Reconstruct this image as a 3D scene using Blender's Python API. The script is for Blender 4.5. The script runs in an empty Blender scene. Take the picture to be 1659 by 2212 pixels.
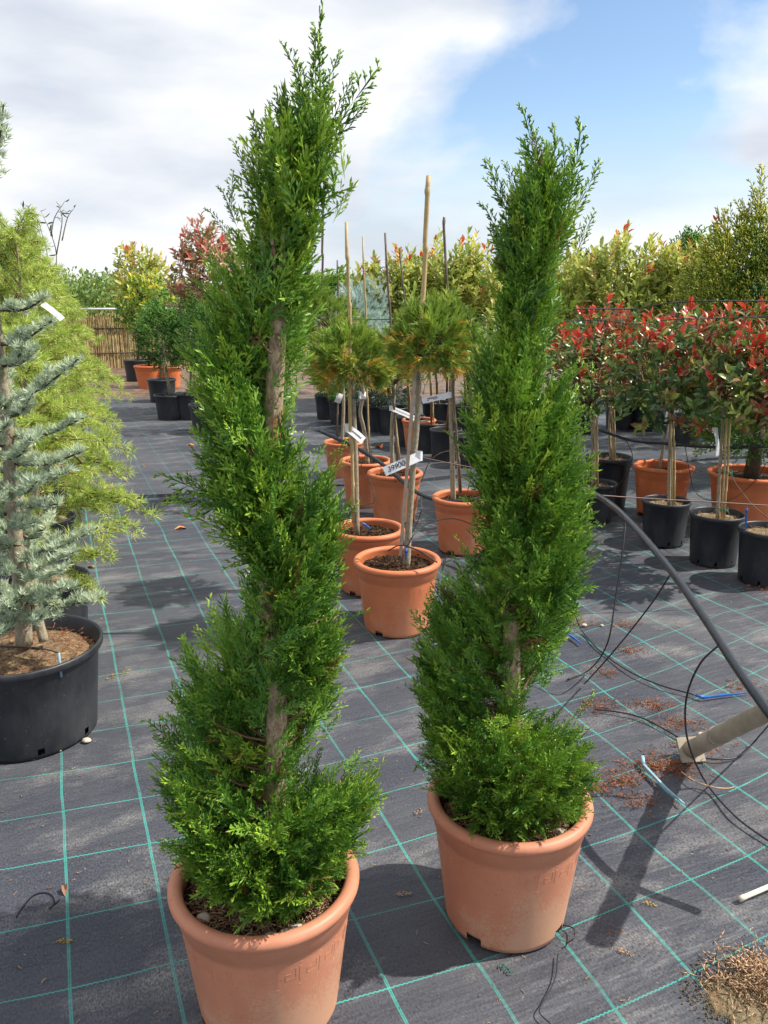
import bpy, math, random
import numpy as np
from mathutils import Vector, Matrix, noise as mnoise

random.seed(11)
RNG = np.random.default_rng(11)
SC = bpy.context.scene
COL = SC.collection
R = math.radians

# ------------------------------------------------------------------ camera
CAM_H = 1.5
FPX = 1780.0                      # focal length in units of a 1659 x 2212 picture
PITCH = math.atan((1106 - 629) / FPX)
cam_data = bpy.data.cameras.new('camera')
cam = bpy.data.objects.new('camera', cam_data)
COL.objects.link(cam)
cam.location = (0, 0, CAM_H)
cam.rotation_euler = (math.pi / 2 - PITCH, 0, 0)
cam_data.sensor_fit = 'VERTICAL'
cam_data.sensor_height = 36
cam_data.lens = 36 * FPX / 2212
cam_data.clip_start = 0.05
cam_data.clip_end = 2000
SC.camera = cam

# ------------------------------------------------------------------ light
SUN_EL, SUN_AZ = R(51), R(3)      # azimuth from +X towards +Y
SUN_STRENGTH = 5.0
SKY_STRENGTH = 0.135
CLOUD_STRENGTH = 0.76
EXPOSURE = 0.36

world = bpy.data.worlds.new('World')
SC.world = world
world.use_nodes = True


def build_world():
    nt = world.node_tree
    nt.nodes.clear()
    N = nt.nodes.new
    L = nt.links.new
    out = N('ShaderNodeOutputWorld')
    sky = N('ShaderNodeTexSky')
    sky.sky_type = 'NISHITA'
    sky.sun_disc = False
    sky.sun_elevation = SUN_EL
    sky.sun_rotation = math.pi / 2 - SUN_AZ
    sky.air_density = 1.0
    sky.dust_density = 0.2
    sky.ozone_density = 2.2
    bg1 = N('ShaderNodeBackground')
    bg1.inputs['Strength'].default_value = SKY_STRENGTH
    L(sky.outputs[0], bg1.inputs['Color'])
    tc = N('ShaderNodeTexCoord')
    mp = N('ShaderNodeMapping')
    mp.inputs['Scale'].default_value = (1.0, 1.0, 1.9)
    mp.inputs['Location'].default_value = (-4.84025, -1.27974, -2.4766)
    L(tc.outputs['Generated'], mp.inputs['Vector'])
    n1 = N('ShaderNodeTexNoise')
    n1.inputs['Scale'].default_value = 2.1
    n1.inputs['Detail'].default_value = 7
    n1.inputs['Roughness'].default_value = 0.52
    n1.inputs['Distortion'].default_value = 0.25
    L(mp.outputs[0], n1.inputs['Vector'])
    ramp = N('ShaderNodeValToRGB')
    ramp.color_ramp.elements[0].position = 0.36
    ramp.color_ramp.elements[0].color = (0.0, 0.0, 0.0, 1)
    ramp.color_ramp.elements[1].position = 0.47
    ramp.color_ramp.elements[1].color = (1, 1, 1, 1)
    L(n1.outputs['Fac'], ramp.inputs[0])
    n2 = N('ShaderNodeTexNoise')
    n2.inputs['Scale'].default_value = 3.4
    n2.inputs['Detail'].default_value = 6
    n2.inputs['Roughness'].default_value = 0.5
    mp2 = N('ShaderNodeMapping')
    mp2.inputs['Scale'].default_value = (1.0, 1.0, 3.2)
    mp2.inputs['Location'].default_value = (4.3, 1.0, 2.0)
    L(tc.outputs['Generated'], mp2.inputs['Vector'])
    L(mp2.outputs[0], n2.inputs['Vector'])
    r2 = N('ShaderNodeValToRGB')
    r2.color_ramp.elements[0].position = 0.32
    r2.color_ramp.elements[0].color = (0.70, 0.76, 0.87, 1)
    r2.color_ramp.elements[1].position = 0.66
    r2.color_ramp.elements[1].color = (1.16, 1.17, 1.18, 1)
    L(n2.outputs['Fac'], r2.inputs[0])
    bg2 = N('ShaderNodeBackground')
    bg2.inputs['Strength'].default_value = CLOUD_STRENGTH
    L(r2.outputs[0], bg2.inputs['Color'])
    mix = N('ShaderNodeMixShader')
    # cloud layers close up towards the horizon
    sx = N('ShaderNodeSeparateXYZ')
    L(tc.outputs['Generated'], sx.inputs[0])
    hz = N('ShaderNodeMapRange')
    hz.interpolation_type = 'SMOOTHSTEP'
    for i_, v_ in enumerate((0.02, 0.20, 0.95, 0.0)):
        hz.inputs[i_ + 1].default_value = v_
    L(sx.outputs[2], hz.inputs[0])
    mxm = N('ShaderNodeMath')
    mxm.operation = 'MAXIMUM'
    L(ramp.outputs[0], mxm.inputs[0])
    L(hz.outputs[0], mxm.inputs[1])
    L(mxm.outputs[0], mix.inputs[0])
    L(bg1.outputs[0], mix.inputs[1])
    L(bg2.outputs[0], mix.inputs[2])
    L(mix.outputs[0], out.inputs[0])


build_world()
sun_data = bpy.data.lights.new('sun', 'SUN')
sun_data.energy = SUN_STRENGTH
sun_data.angle = R(0.55)
sun_data.color = (1.0, 0.95, 0.87)
sun = bpy.data.objects.new('sun', sun_data)
COL.objects.link(sun)
SUN_DIR = Vector((math.cos(SUN_EL) * math.cos(SUN_AZ), math.cos(SUN_EL) * math.sin(SUN_AZ), math.sin(SUN_EL)))
sun.rotation_euler = (-SUN_DIR).to_track_quat('-Z', 'Y').to_euler()
sun.location = SUN_DIR * 20
SC.view_settings.view_transform = 'Standard'
SC.view_settings.look = 'None'
SC.view_settings.exposure = EXPOSURE
SC.view_settings.gamma = 1
SC.view_settings.use_curve_mapping = False
try:
    SC.cycles.use_adaptive_sampling = True
    SC.cycles.adaptive_threshold = 0.03
    SC.cycles.max_bounces = 4
    SC.cycles.diffuse_bounces = 2
    SC.cycles.glossy_bounces = 2
    SC.cycles.transmission_bounces = 3
    SC.cycles.transparent_max_bounces = 4
except Exception:
    pass

# ------------------------------------------------------------------ helpers
CP, SP = math.cos(PITCH), math.sin(PITCH)
YS = 1.09


def ray(x, y):
    u = (x - 829.5) / FPX
    v = (y - 1106) / FPX
    return Vector((u, CP - v * SP, -SP - v * CP))


def G(x, y, z=0.0):
    """the point at height z that the photograph shows at (x, y)"""
    d = ray(x, y)
    t = (z - CAM_H) / d.z
    return Vector((d.x * t, d.y * t, z))


def D(x, y, Y):
    """the point at distance Y along the ground that the photograph shows at (x, y)"""
    d = ray(x, y)
    t = Y / d.y
    return Vector((d.x * t, Y, CAM_H + d.z * t))


def px(n, p):
    """size in metres of n picture units at the distance of point p"""
    return n * (p.y * CP - (p.z - CAM_H) * SP) / FPX


def empty(name, loc, label=None, cat=None, group=None, rz=0):
    o = bpy.data.objects.new(name, None)
    o.empty_display_size = 0.05
    COL.objects.link(o)
    o.location = loc
    o.rotation_euler = (0, 0, rz)
    tag(o, label, cat, group)
    return o


def tag(o, label=None, cat=None, group=None, kind=None):
    if label:
        o['label'] = label
    if cat:
        o['category'] = cat
    if group:
        o['group'] = group
    if kind:
        o['kind'] = kind
    return o


def link(name, mesh, parent=None, loc=None, kind=None):
    o = bpy.data.objects.new(name, mesh)
    COL.objects.link(o)
    if parent is not None:
        o.parent = parent
    if loc is not None:
        o.location = loc
    if kind:
        o['kind'] = kind
    return o


def catmull(pts, n=6):
    pts = [Vector(p) for p in pts]
    if len(pts) < 3:
        return pts
    P = [pts[0] * 2 - pts[1]] + pts + [pts[-1] * 2 - pts[-2]]
    out = []
    for i in range(1, len(P) - 2):
        for k in range(n):
            t = k / n
            a, b, c, d = P[i - 1], P[i], P[i + 1], P[i + 2]
            out.append(0.5 * ((2 * b) + (c - a) * t + (2 * a - 5 * b + 4 * c - d) * t * t + (3 * b - a - 3 * c + d) * t ** 3))
    out.append(pts[-1])
    return out


class MB:
    def __init__(s, off=(0, 0, 0)):
        s.v, s.f, s.o = [], [], Vector(off)

    def add(s, v, f):
        n = len(s.v)
        s.v += [tuple(Vector(p) - s.o) for p in v]
        s.f += [tuple(i + n for i in q) for q in f]
        return s

    def tube(s, path, rad, sides=8, cap=True):
        path = [Vector(p) for p in path]
        n = len(path)
        if not hasattr(rad, '__len__'):
            rad = [rad] * n
        elif len(rad) != n:
            rad = list(np.interp(np.linspace(0, 1, n), np.linspace(0, 1, len(rad)), rad))
        v, f = [], []
        ref = None
        for i, p in enumerate(path):
            t = (path[min(i + 1, n - 1)] - path[max(i - 1, 0)])
            t = t.normalized() if t.length > 1e-9 else Vector((0, 0, 1))
            if ref is None:
                ref = t.orthogonal().normalized()
            x = (ref - t * ref.dot(t))
            x = x.normalized() if x.length > 1e-6 else t.orthogonal().normalized()
            ref = x
            y = t.cross(x)
            for k in range(sides):
                a = 2 * math.pi * k / sides
                v.append(p + (x * math.cos(a) + y * math.sin(a)) * rad[i])
        for i in range(n - 1):
            for k in range(sides):
                k2 = (k + 1) % sides
                f.append((i * sides + k, i * sides + k2, (i + 1) * sides + k2, (i + 1) * sides + k))
        if cap:
            f.append(tuple(range(sides))[::-1])
            f.append(tuple((n - 1) * sides + k for k in range(sides)))
        return s.add(v, f)

    def lathe(s, prof, seg=48, skip=None, center=(0, 0, 0), cap=True):
        v, f = [], []
        c = Vector(center)
        m = len(prof)
        for j, (r, z) in enumerate(prof):
            for k in range(seg):
                a = 2 * math.pi * k / seg
                v.append(c + Vector((r * math.cos(a), r * math.sin(a), z)))
        for j in range(m - 1):
            for k in range(seg):
                if skip and skip(j, k):
                    continue
                k2 = (k + 1) % seg
                f.append((j * seg + k, j * seg + k2, (j + 1) * seg + k2, (j + 1) * seg + k))
        return s.add(v, f)

    def box(s, c, size, rot=None):
        sx, sy, sz = (q / 2 for q in size)
        M = rot if rot is not None else Matrix.Identity(3)
        v = [Vector(c) + M @ Vector((x, y, z)) for x in (-sx, sx) for y in (-sy, sy) for z in (-sz, sz)]
        f = [(0, 1, 3, 2), (4, 6, 7, 5), (0, 4, 5, 1), (2, 3, 7, 6), (0, 2, 6, 4), (1, 5, 7, 3)]
        return s.add(v, f)

    def mesh(s, name, mat, smooth=True):
        me = bpy.data.meshes.new(name)
        me.from_pydata(s.v, [], s.f)
        if smooth:
            me.polygons.foreach_set('use_smooth', [True] * len(me.polygons))
        if mat:
            me.materials.append(mat)
        me.update()
        return me

    def build(s, name, mat, parent=None, smooth=True, kind=None, loc=None):
        return link(name, s.mesh(name, mat, smooth), parent, loc, kind)


def np_mesh(name, V, T, mat, attrs=None, smooth=False):
    V = np.ascontiguousarray(V, dtype=np.float32)
    T = np.ascontiguousarray(T, dtype=np.int32)
    me = bpy.data.meshes.new(name)
    me.vertices.add(len(V))
    me.vertices.foreach_set('co', V.ravel())
    me.loops.add(T.size)
    me.loops.foreach_set('vertex_index', T.ravel())
    me.polygons.add(len(T))
    me.polygons.foreach_set('loop_start', np.arange(0, T.size, 3, dtype=np.int32))
    if smooth:
        me.polygons.foreach_set('use_smooth', np.ones(len(T), dtype=bool))
    me.update(calc_edges=True)
    for k, a in (attrs or {}).items():
        at = me.attributes.new(k, 'FLOAT', 'POINT')
        at.data.foreach_set('value', np.ascontiguousarray(a, dtype=np.float32))
    me.materials.append(mat)
    return me


def norm(a):
    return a / np.maximum(np.linalg.norm(a, axis=-1, keepdims=True), 1e-9)


def bases(d, up=None, roll=None):
    """rotation matrices whose third column is d; second column (leaf normal) leans to up"""
    d = norm(np.asarray(d, dtype=float))
    k = len(d)
    if up is None:
        up = RNG.normal(size=(k, 3))
    y = up - d * np.sum(up * d, axis=1, keepdims=True)
    bad = np.linalg.norm(y, axis=1) < 1e-4
    y[bad] = np.cross(d[bad], np.array([1.0, 0.3, 0.2]))
    y = norm(y)
    x = np.cross(y, d)
    return np.stack([x, y, d], axis=2)


def merge(temps, pos, rot, scale, tint, rng=RNG):
    pos = np.asarray(pos, dtype=float)
    k = len(pos)
    which = rng.integers(0, len(temps), k)
    scale = np.broadcast_to(np.asarray(scale, dtype=float), (k,))
    tint = np.broadcast_to(np.asarray(tint, dtype=float), (k,))
    VV, TT, TI, TP = [], [], [], []
    off = 0
    for i, (V, T, tip) in enumerate(temps):
        s = np.where(which == i)[0]
        if not len(s):
            continue
        W = np.einsum('kij,nj->kni', rot[s] * scale[s][:, None, None], V) + pos[s][:, None, :]
        n = len(V)
        VV.append(W.reshape(-1, 3))
        TT.append((T[None] + (np.arange(len(s)) * n)[:, None, None] + off).reshape(-1, 3))
        TI.append(np.repeat(tint[s], n))
        TP.append(np.tile(tip, len(s)))
        off += n * len(s)
    return np.concatenate(VV), np.concatenate(TT), {'tint': np.concatenate(TI), 'tip': np.concatenate(TP)}


def foliage(name, mat, parent, temps, pos, rot, scale, tint, smooth=False):
    V, T, A = merge(temps, pos, rot, scale, tint)
    V = V - np.array(parent.matrix_basis.translation)[None] if parent.parent is None else V
    o = link(name, np_mesh(name, V, T, mat, A, smooth), parent)
    o['kind'] = 'stuff'
    return o


# ------------------------------------------------------------------ templates
class TB:
    def __init__(s):
        s.v, s.t, s.a = [], [], []

    def spindle(s, p0, p1, r, a0, a1, m=0.70):
        p0, p1 = np.asarray(p0, float), np.asarray(p1, float)
        d = norm((p1 - p0)[None])[0]
        x = np.cross(d, [0.31, 0.87, 0.38])
        x = x / max(np.linalg.norm(x), 1e-6)
        y = np.cross(d, x)
        n = len(s.v)
        c = p0 + (p1 - p0) * m
        s.v.append(p0)
        for k in range(3):
            a = 2.094 * k
            s.v.append(c + (x * math.cos(a) + y * math.sin(a)) * r)
        s.v.append(p1)
        s.a += [a0] + [a0 + (a1 - a0) * m] * 3 + [a1]
        for k in range(3):
            k2 = (k + 1) % 3
            s.t += [(n, n + 1 + k2, n + 1 + k), (n + 4, n + 1 + k, n + 1 + k2)]

    def done(s):
        return (np.array(s.v, float), np.array(s.t, int), np.array(s.a, float))


def spray_template(rng, L=0.085, nl=9, sub=2, r=0.0021, flat=0.35, ang=34, side_len=0.37):
    b = TB()
    bend = rng.uniform(-0.25, 0.25)
    bendy = rng.uniform(-0.2, 0.2)

    def main(t):
        return np.array([bend * L * t * t, bendy * L * t * t, L * t])
    b.spindle(main(0), main(0.55), r * 0.8, 0, 0.5)
    b.spindle(main(0.45), main(1.0), r, 0.45, 1)
    for i in range(nl):
        t = 0.10 + 0.82 * i / nl + rng.uniform(-0.03, 0.03)
        sd = 1 if i % 2 else -1
        a = R(ang + rng.uniform(-10, 10))
        dy = rng.uniform(-flat, flat)
        d = np.array([sd * math.sin(a), dy, math.cos(a)])
        d /= np.linalg.norm(d)
        ln = L * (side_len * (1 - 0.55 * t) + rng.uniform(-0.04, 0.05))
        o = main(t)
        e = o + d * ln
        b.spindle(o, e, r * 0.95, t * 0.6, min(1, t * 0.6 + 0.4))
        for j in range(sub):
            tt = 0.3 + 0.5 * j / max(1, sub) + rng.uniform(-0.05, 0.1)
            s2 = 1 if (j + i) % 2 else -1
            d2 = d + np.array([s2 * 0.5 * math.cos(a), rng.uniform(-0.3, 0.3), -s2 * sd * 0.5 * math.sin(a) + 0.25])
            d2 /= np.linalg.norm(d2)
            o2 = o + d * ln * tt
            b.spindle(o2, o2 + d2 * ln * rng.uniform(0.38, 0.6), r * 0.85, t * 0.6 + 0.15, min(1, t * 0.6 + 0.4))
    return b.done()


def flat_spray(rng, L=0.085, nl=12, sub=3, w=0.0016, flat=0.3, ang=34, side_len=0.34):
    """a flattened cypress spray: scale-leaved branchlets, each a slim two-faced blade"""
    V, T, A = [], [], []

    def blade(p0, p1, ww, a0, a1):
        d = (p1 - p0) / max(np.linalg.norm(p1 - p0), 1e-9)
        nrm = np.array([0, 1, 0]) + rng.normal(0, 0.55, 3)
        x = np.cross(d, nrm)
        x /= max(np.linalg.norm(x), 1e-6)
        k = len(V)
        c = p0 + (p1 - p0) * 0.66
        V.extend([p0, c - x * ww, c + x * ww, p1])
        A.extend([a0, a0 + (a1 - a0) * .66, a0 + (a1 - a0) * .66, a1])
        T.extend([(k, k + 2, k + 1), (k + 1, k + 2, k + 3)])
    bend, bendy = rng.uniform(-0.25, 0.25), rng.uniform(-0.22, 0.12)

    def main(t):
        return np.array([bend * L * t * t, bendy * L * t * t, L * t])
    for q in range(3):
        blade(main(q / 3), main((q + 1.25) / 3 if q < 2 else 1.0), w * 1.15, q / 3, (q + 1) / 3)
        blade(main(q / 3), main((q + 1.25) / 3 if q < 2 else 1.0), w * 1.15, q / 3, (q + 1) / 3)
    for i in range(nl):
        t = 0.06 + 0.86 * i / nl + rng.uniform(-0.02, 0.02)
        sd = 1 if i % 2 else -1
        a = R(ang + rng.uniform(-8, 9))
        d = np.array([sd * math.sin(a), rng.uniform(-flat, flat), math.cos(a)])
        d /= np.linalg.norm(d)
        ln = L * (side_len * (1 - 0.62 * t) + rng.uniform(-0.05, 0.04))
        o = main(t)
        a0 = t * 0.6
        blade(o, o + d * ln, w, a0, min(1, a0 + .4))
        ns = sub if t < 0.7 else max(1, sub - 2)
        for j in range(ns):
            tt = 0.2 + 0.62 * j / max(1, ns)
            s2 = 1 if j % 2 else -1
            d2 = d + np.array([s2 * 0.55 * math.cos(a), rng.uniform(-0.3, 0.3), -s2 * sd * 0.5 * math.sin(a) + 0.22])
            d2 /= np.linalg.norm(d2)
            o2 = o + d * ln * tt
            blade(o2, o2 + d2 * ln * rng.uniform(0.34, 0.56), w * 0.95, a0 + .15, min(1, a0 + .42))
    return np.array(V), np.array(T, int), np.array(A, float)


def leaf_template(L=1.0, w=0.22, fold=0.07, droop=0.10):
    V = np.array([[0, 0, 0], [0, 0, .38], [0, -droop * .5, .74], [0, -droop * 1.4, 1.0],
                  [-w * .85, fold, .30], [w * .85, fold, .30], [-w * .8, fold * .7 - droop * .4, .68], [w * .8, fold * .7 - droop * .4, .68],
                  [0, 0.01, -.12]], float) * L
    T = np.array([[0, 1, 4], [0, 5, 1], [1, 6, 4], [1, 2, 6], [1, 5, 7], [1, 7, 2], [2, 3, 6], [2, 7, 3], [0, 8, 5]], int)
    return V, T, np.array([0, .4, .75, 1, .3, .3, .7, .7, 0], float)


def tuft_template(rng, n=28, L=0.03, spread=1.1, w=0.0009, axis=0.0):
    """needles fanned about +Z; axis > 0 strings them along a shoot of that length"""
    V, T, A = [], [], []
    for i in range(n):
        th = rng.uniform(0, spread)
        ph = rng.uniform(0, 2 * math.pi)
        d = np.array([math.sin(th) * math.cos(ph), math.sin(th) * math.sin(ph), math.cos(th)])
        x = np.cross(d, rng.normal(size=3))
        x = x / np.linalg.norm(x)
        o = np.array([0, 0, axis * rng.random()])
        ln = L * rng.uniform(0.7, 1.1)
        k = len(V)
        V += [o + d * ln * .25 - x * w * 1.25, o + d * ln * .25 + x * w * 1.25, o + d * ln]
        A += [0.1, 0.1, 1]
        T += [(k, k + 1, k + 2)]
    return np.array(V), np.array(T, int), np.array(A, float)


TR = np.random.default_rng(5)
SPRAYS = [flat_spray(TR) for _ in range(12)]
SPRAYS_LONG = [spray_template(TR, L=0.2, nl=18, sub=3, r=0.0026, side_len=0.21, ang=28) for _ in range(5)]
SPRAYS_MID = [spray_template(TR, L=0.12, nl=8, sub=1, r=0.0036, ang=36) for _ in range(5)]
SPRAYS_FAR = [spray_template(TR, L=0.13, nl=7, sub=0, r=0.0055, ang=36) for _ in range(5)]
FAR_LEAVES = [(np.array([[0, 0, 0], [-.3, .05, .5], [.3, .05, .5], [0, -.05, 1]], float), np.array([[0, 2, 1], [1, 2, 3]], int), np.array([0, .5, .5, 1.]))]
LEAVES = [leaf_template(w=0.21, fold=0.07), leaf_template(w=0.25, fold=0.10, droop=0.18), leaf_template(w=0.18, fold=0.06, droop=0.04)]
CEDAR_TUFTS = [tuft_template(TR, 24, 0.031, 1.2, 0.0015) for _ in range(5)]
DEODAR_TUFTS = [tuft_template(TR, 15, 0.038, 1.35, 0.0013, 0.012) for _ in range(5)]
PINE_SHOOTS = [tuft_template(TR, 20, 0.040, 0.66, 0.0021, 0.045) for _ in range(5)]


# ------------------------------------------------------------------ materials
class NT:
    def __init__(s, name):
        s.m = bpy.data.materials.new(name)
        s.m.use_nodes = True
        s.t = s.m.node_tree
        s.b = s.t.nodes['Principled BSDF']
        s.o = s.t.nodes['Material Output']

    def n(s, t, **kw):
        q = s.t.nodes.new(t)
        for k, v in kw.items():
            setattr(q, k, v)
        return q

    def l(s, a, b):
        s.t.links.new(a, b)

    def put(s, sock, v):
        if isinstance(v, bpy.types.NodeSocket):
            s.l(v, sock)
        else:
            sock.default_value = v

    def math(s, op, a, b=0.0, c=None, clamp=False):
        q = s.n('ShaderNodeMath', operation=op, use_clamp=clamp)
        s.put(q.inputs[0], a)
        s.put(q.inputs[1], b)
        if c is not None:
            s.put(q.inputs[2], c)
        return q.outputs[0]

    def mix(s, f, a, b, mode='MIX'):
        q = s.n('ShaderNodeMix', data_type='RGBA', blend_type=mode)
        s.put(q.inputs[0], f)
        s.put(q.inputs[6], a if isinstance(a, bpy.types.NodeSocket) else (*a, 1))
        s.put(q.inputs[7], b if isinstance(b, bpy.types.NodeSocket) else (*b, 1))
        return q.outputs[2]

    def noise(s, scale, detail=4, rough=0.55, vec=None, dist=0.0):
        q = s.n('ShaderNodeTexNoise')
        q.inputs['Scale'].default_value = scale
        q.inputs['Detail'].default_value = detail
        q.inputs['Roughness'].default_value = rough
        q.inputs['Distortion'].default_value = dist
        if vec is not None:
            s.l(vec, q.inputs['Vector'])
        return q.outputs['Fac']

    def obj(s):
        return s.n('ShaderNodeTexCoord').outputs['Object']

    def mapped(s, vec, scale=(1, 1, 1), loc=(0, 0, 0), rot=(0, 0, 0)):
        q = s.n('ShaderNodeMapping')
        q.inputs['Scale'].default_value = scale
        q.inputs['Location'].default_value = loc
        q.inputs['Rotation'].default_value = rot
        s.l(vec, q.inputs['Vector'])
        return q.outputs[0]

    def ramp(s, f, stops, interp='LINEAR'):
        q = s.n('ShaderNodeValToRGB')
        cr = q.color_ramp
        cr.interpolation = interp
        while len(cr.elements) < len(stops):
            cr.elements.new(0.5)
        for e, (p, c) in zip(cr.elements, stops):
            e.position = p
            e.color = (*c, 1) if len(c) == 3 else c
        s.l(f, q.inputs[0])
        return q.outputs[0]

    def maprange(s, v, a, b, c=0.0, d=1.0):
        q = s.n('ShaderNodeMapRange')
        s.put(q.inputs[0], v)
        for i, k in enumerate((a, b, c, d)):
            q.inputs[i + 1].default_value = k
        return q.outputs[0]

    def bump(s, h, strength=0.3, dist=0.01):
        q = s.n('ShaderNodeBump')
        q.inputs['Strength'].default_value = strength
        q.inputs['Distance'].default_value = dist
        s.l(h, q.inputs['Height'])
        s.l(q.outputs[0], s.b.inputs['Normal'])
        return q

    def set(s, col=None, rough=None, spec=None, metal=None):
        if col is not None:
            s.put(s.b.inputs['Base Color'], col if isinstance(col, bpy.types.NodeSocket) else (*col, 1))
        if rough is not None:
            s.put(s.b.inputs['Roughness'], rough)
        if spec is not None:
            s.put(s.b.inputs['Specular IOR Level'], spec)
        if metal is not None:
            s.b.inputs['Metallic'].default_value = metal
        return s


def foliage_mat(name, stops, tip_col=None, tip_amt=0.5, transl=0.25, rough=0.5, spec=0.35, tip_from=0.55):
    """colour by each spray's own tint, its young tips towards tip_col; part of the light passes through"""
    m = NT(name)
    at = m.n('ShaderNodeAttribute', attribute_name='tint').outputs['Fac']
    col = m.ramp(at, stops)
    if tip_col:
        tp = m.n('ShaderNodeAttribute', attribute_name='tip').outputs['Fac']
        f = m.maprange(tp, tip_from, 1.0, 0.0, tip_amt)
        col = m.mix(f, col, tip_col)
    m.set(col, rough, spec)
    if transl > 0:
        tr = m.n('ShaderNodeBsdfTranslucent')
        m.l(col, tr.inputs[0])
        mx = m.n('ShaderNodeMixShader')
        mx.inputs[0].default_value = transl
        m.l(m.b.outputs[0], mx.inputs[1])
        m.l(tr.outputs[0], mx.inputs[2])
        m.l(mx.outputs[0], m.o.inputs[0])
    return m.m


def plain(name, col, rough=0.6, spec=0.4, var=0.25, scale=20, bump=0.0, metal=0):
    m = NT(name)
    v = m.noise(scale, 5, 0.6, m.obj())
    c = m.mix(m.maprange(v, 0.3, 0.7), tuple(q * (1 - var) for q in col), tuple(min(1, q * (1 + var)) for q in col))
    m.set(c, rough, spec, metal)
    if bump:
        m.bump(v, bump, 0.004)
    return m.m


M = {}
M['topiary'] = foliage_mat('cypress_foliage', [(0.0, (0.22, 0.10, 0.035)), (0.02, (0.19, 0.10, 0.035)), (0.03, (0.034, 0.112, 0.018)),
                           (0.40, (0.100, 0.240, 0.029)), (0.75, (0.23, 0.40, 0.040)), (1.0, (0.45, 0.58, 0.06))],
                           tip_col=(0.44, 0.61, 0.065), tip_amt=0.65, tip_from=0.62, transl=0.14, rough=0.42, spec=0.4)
M['gold_cypress'] = foliage_mat('golden_cypress_foliage', [(0.0, (0.07, 0.17, 0.025)), (0.5, (0.27, 0.37, 0.045)), (1.0, (0.66, 0.62, 0.07))],
                                tip_col=(0.5, 0.47, 0.05), tip_amt=0.6, transl=0.2)
M['green_conifer'] = foliage_mat('green_conifer_foliage', [(0.0, (0.05, 0.14, 0.03)), (0.6, (0.11, 0.28, 0.04)), (1.0, (0.3, 0.5, 0.07))],
                                 tip_col=(0.2, 0.38, 0.06), tip_amt=0.4)
M['grey_conifer'] = foliage_mat('grey_green_foliage', [(0.0, (0.05, 0.10, 0.05)), (1.0, (0.13, 0.2, 0.1))], transl=0.15)
M['blue_cedar'] = foliage_mat('blue_cedar_needles', [(0.0, (0.31, 0.40, 0.27)), (0.6, (0.54, 0.64, 0.44)), (1.0, (0.70, 0.76, 0.50))],
                              tip_col=(0.78, 0.83, 0.64), tip_amt=0.45, transl=0.2, rough=0.5)
M['blue_spruce'] = foliage_mat('blue_spruce_needles', [(0.0, (0.40, 0.54, 0.49)), (1.0, (0.66, 0.77, 0.68))], transl=0.15)
M['deodar'] = foliage_mat('deodar_needles', [(0.0, (0.22, 0.34, 0.06)), (0.5, (0.45, 0.57, 0.11)), (1.0, (0.68, 0.74, 0.20))],
                          tip_col=(0.66, 0.70, 0.20), tip_amt=0.35, transl=0.35)
M['pine'] = foliage_mat('pine_needles', [(0.0, (0.10, 0.20, 0.03)), (0.5, (0.23, 0.36, 0.05)), (0.78, (0.42, 0.52, 0.07)), (0.86, (0.62, 0.40, 0.07)), (1.0, (0.72, 0.45, 0.09))],
                        tip_col=(0.62, 0.66, 0.13), tip_amt=0.4, transl=0.25)
LEAFC = [(0.0, (0.04, 0.09, 0.03)), (0.3, (0.09, 0.18, 0.045)), (0.5, (0.28, 0.34, 0.07)), (0.62, (0.28, 0.16, 0.08)), (0.74, (0.5, 0.06, 0.035)), (1.0, (0.70, 0.08, 0.035))]
M['photinia'] = foliage_mat('photinia_leaves', LEAFC, transl=0.25, rough=0.3, spec=0.5)
M['olive_leaf'] = foliage_mat('olive_photinia_leaves', [(0.0, (0.20, 0.29, 0.06)), (0.5, (0.46, 0.52, 0.12)), (0.85, (0.66, 0.63, 0.16)), (0.93, (0.55, 0.30, 0.10)), (1.0, (0.6, 0.08, 0.04))], transl=0.45, rough=0.35)
M['bronze_leaf'] = foliage_mat('bronze_photinia_leaves', [(0.0, (0.16, 0.20, 0.06)), (0.4, (0.38, 0.27, 0.12)), (0.78, (0.66, 0.36, 0.25)), (0.9, (0.66, 0.15, 0.11)), (1.0, (0.66, 0.05, 0.05))], transl=0.3, rough=0.35)
M['yellow_leaf'] = foliage_mat('variegated_leaves', [(0.0, (0.05, 0.12, 0.03)), (0.35, (0.12, 0.25, 0.03)), (0.65, (0.38, 0.48, 0.05)), (1.0, (0.72, 0.55, 0.03))], transl=0.3)
M['far_leaf'] = foliage_mat('far_tree_leaves', [(0.0, (0.09, 0.16, 0.05)), (0.6, (0.22, 0.32, 0.08)), (1.0, (0.4, 0.46, 0.12))], transl=0.25)
for i, (nm, c) in enumerate([('dark', (0.035, 0.08, 0.025)), ('green', (0.11, 0.20, 0.045)), ('olive', (0.36, 0.40, 0.08)), ('bronze', (0.30, 0.14, 0.08)), ('red', (0.60, 0.05, 0.03)), ('scarlet', (0.72, 0.15, 0.06))]):
    m = NT('leaf_' + nm)
    v = m.noise(14, 3, 0.5, m.obj())
    cc = m.mix(m.maprange(v, 0.3, 0.7), tuple(q * 0.75 for q in c), tuple(min(1, q * 1.25) for q in c))
    m.set(cc, 0.32, 0.5)
    tr = m.n('ShaderNodeBsdfTranslucent')
    m.l(cc, tr.inputs[0])
    mx = m.n('ShaderNodeMixShader')
    mx.inputs[0].default_value = 0.25
    m.l(m.b.outputs[0], mx.inputs[1])
    m.l(tr.outputs[0], mx.inputs[2])
    m.l(mx.outputs[0], m.o.inputs[0])
    M['leaf%d' % i] = m.m


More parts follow.
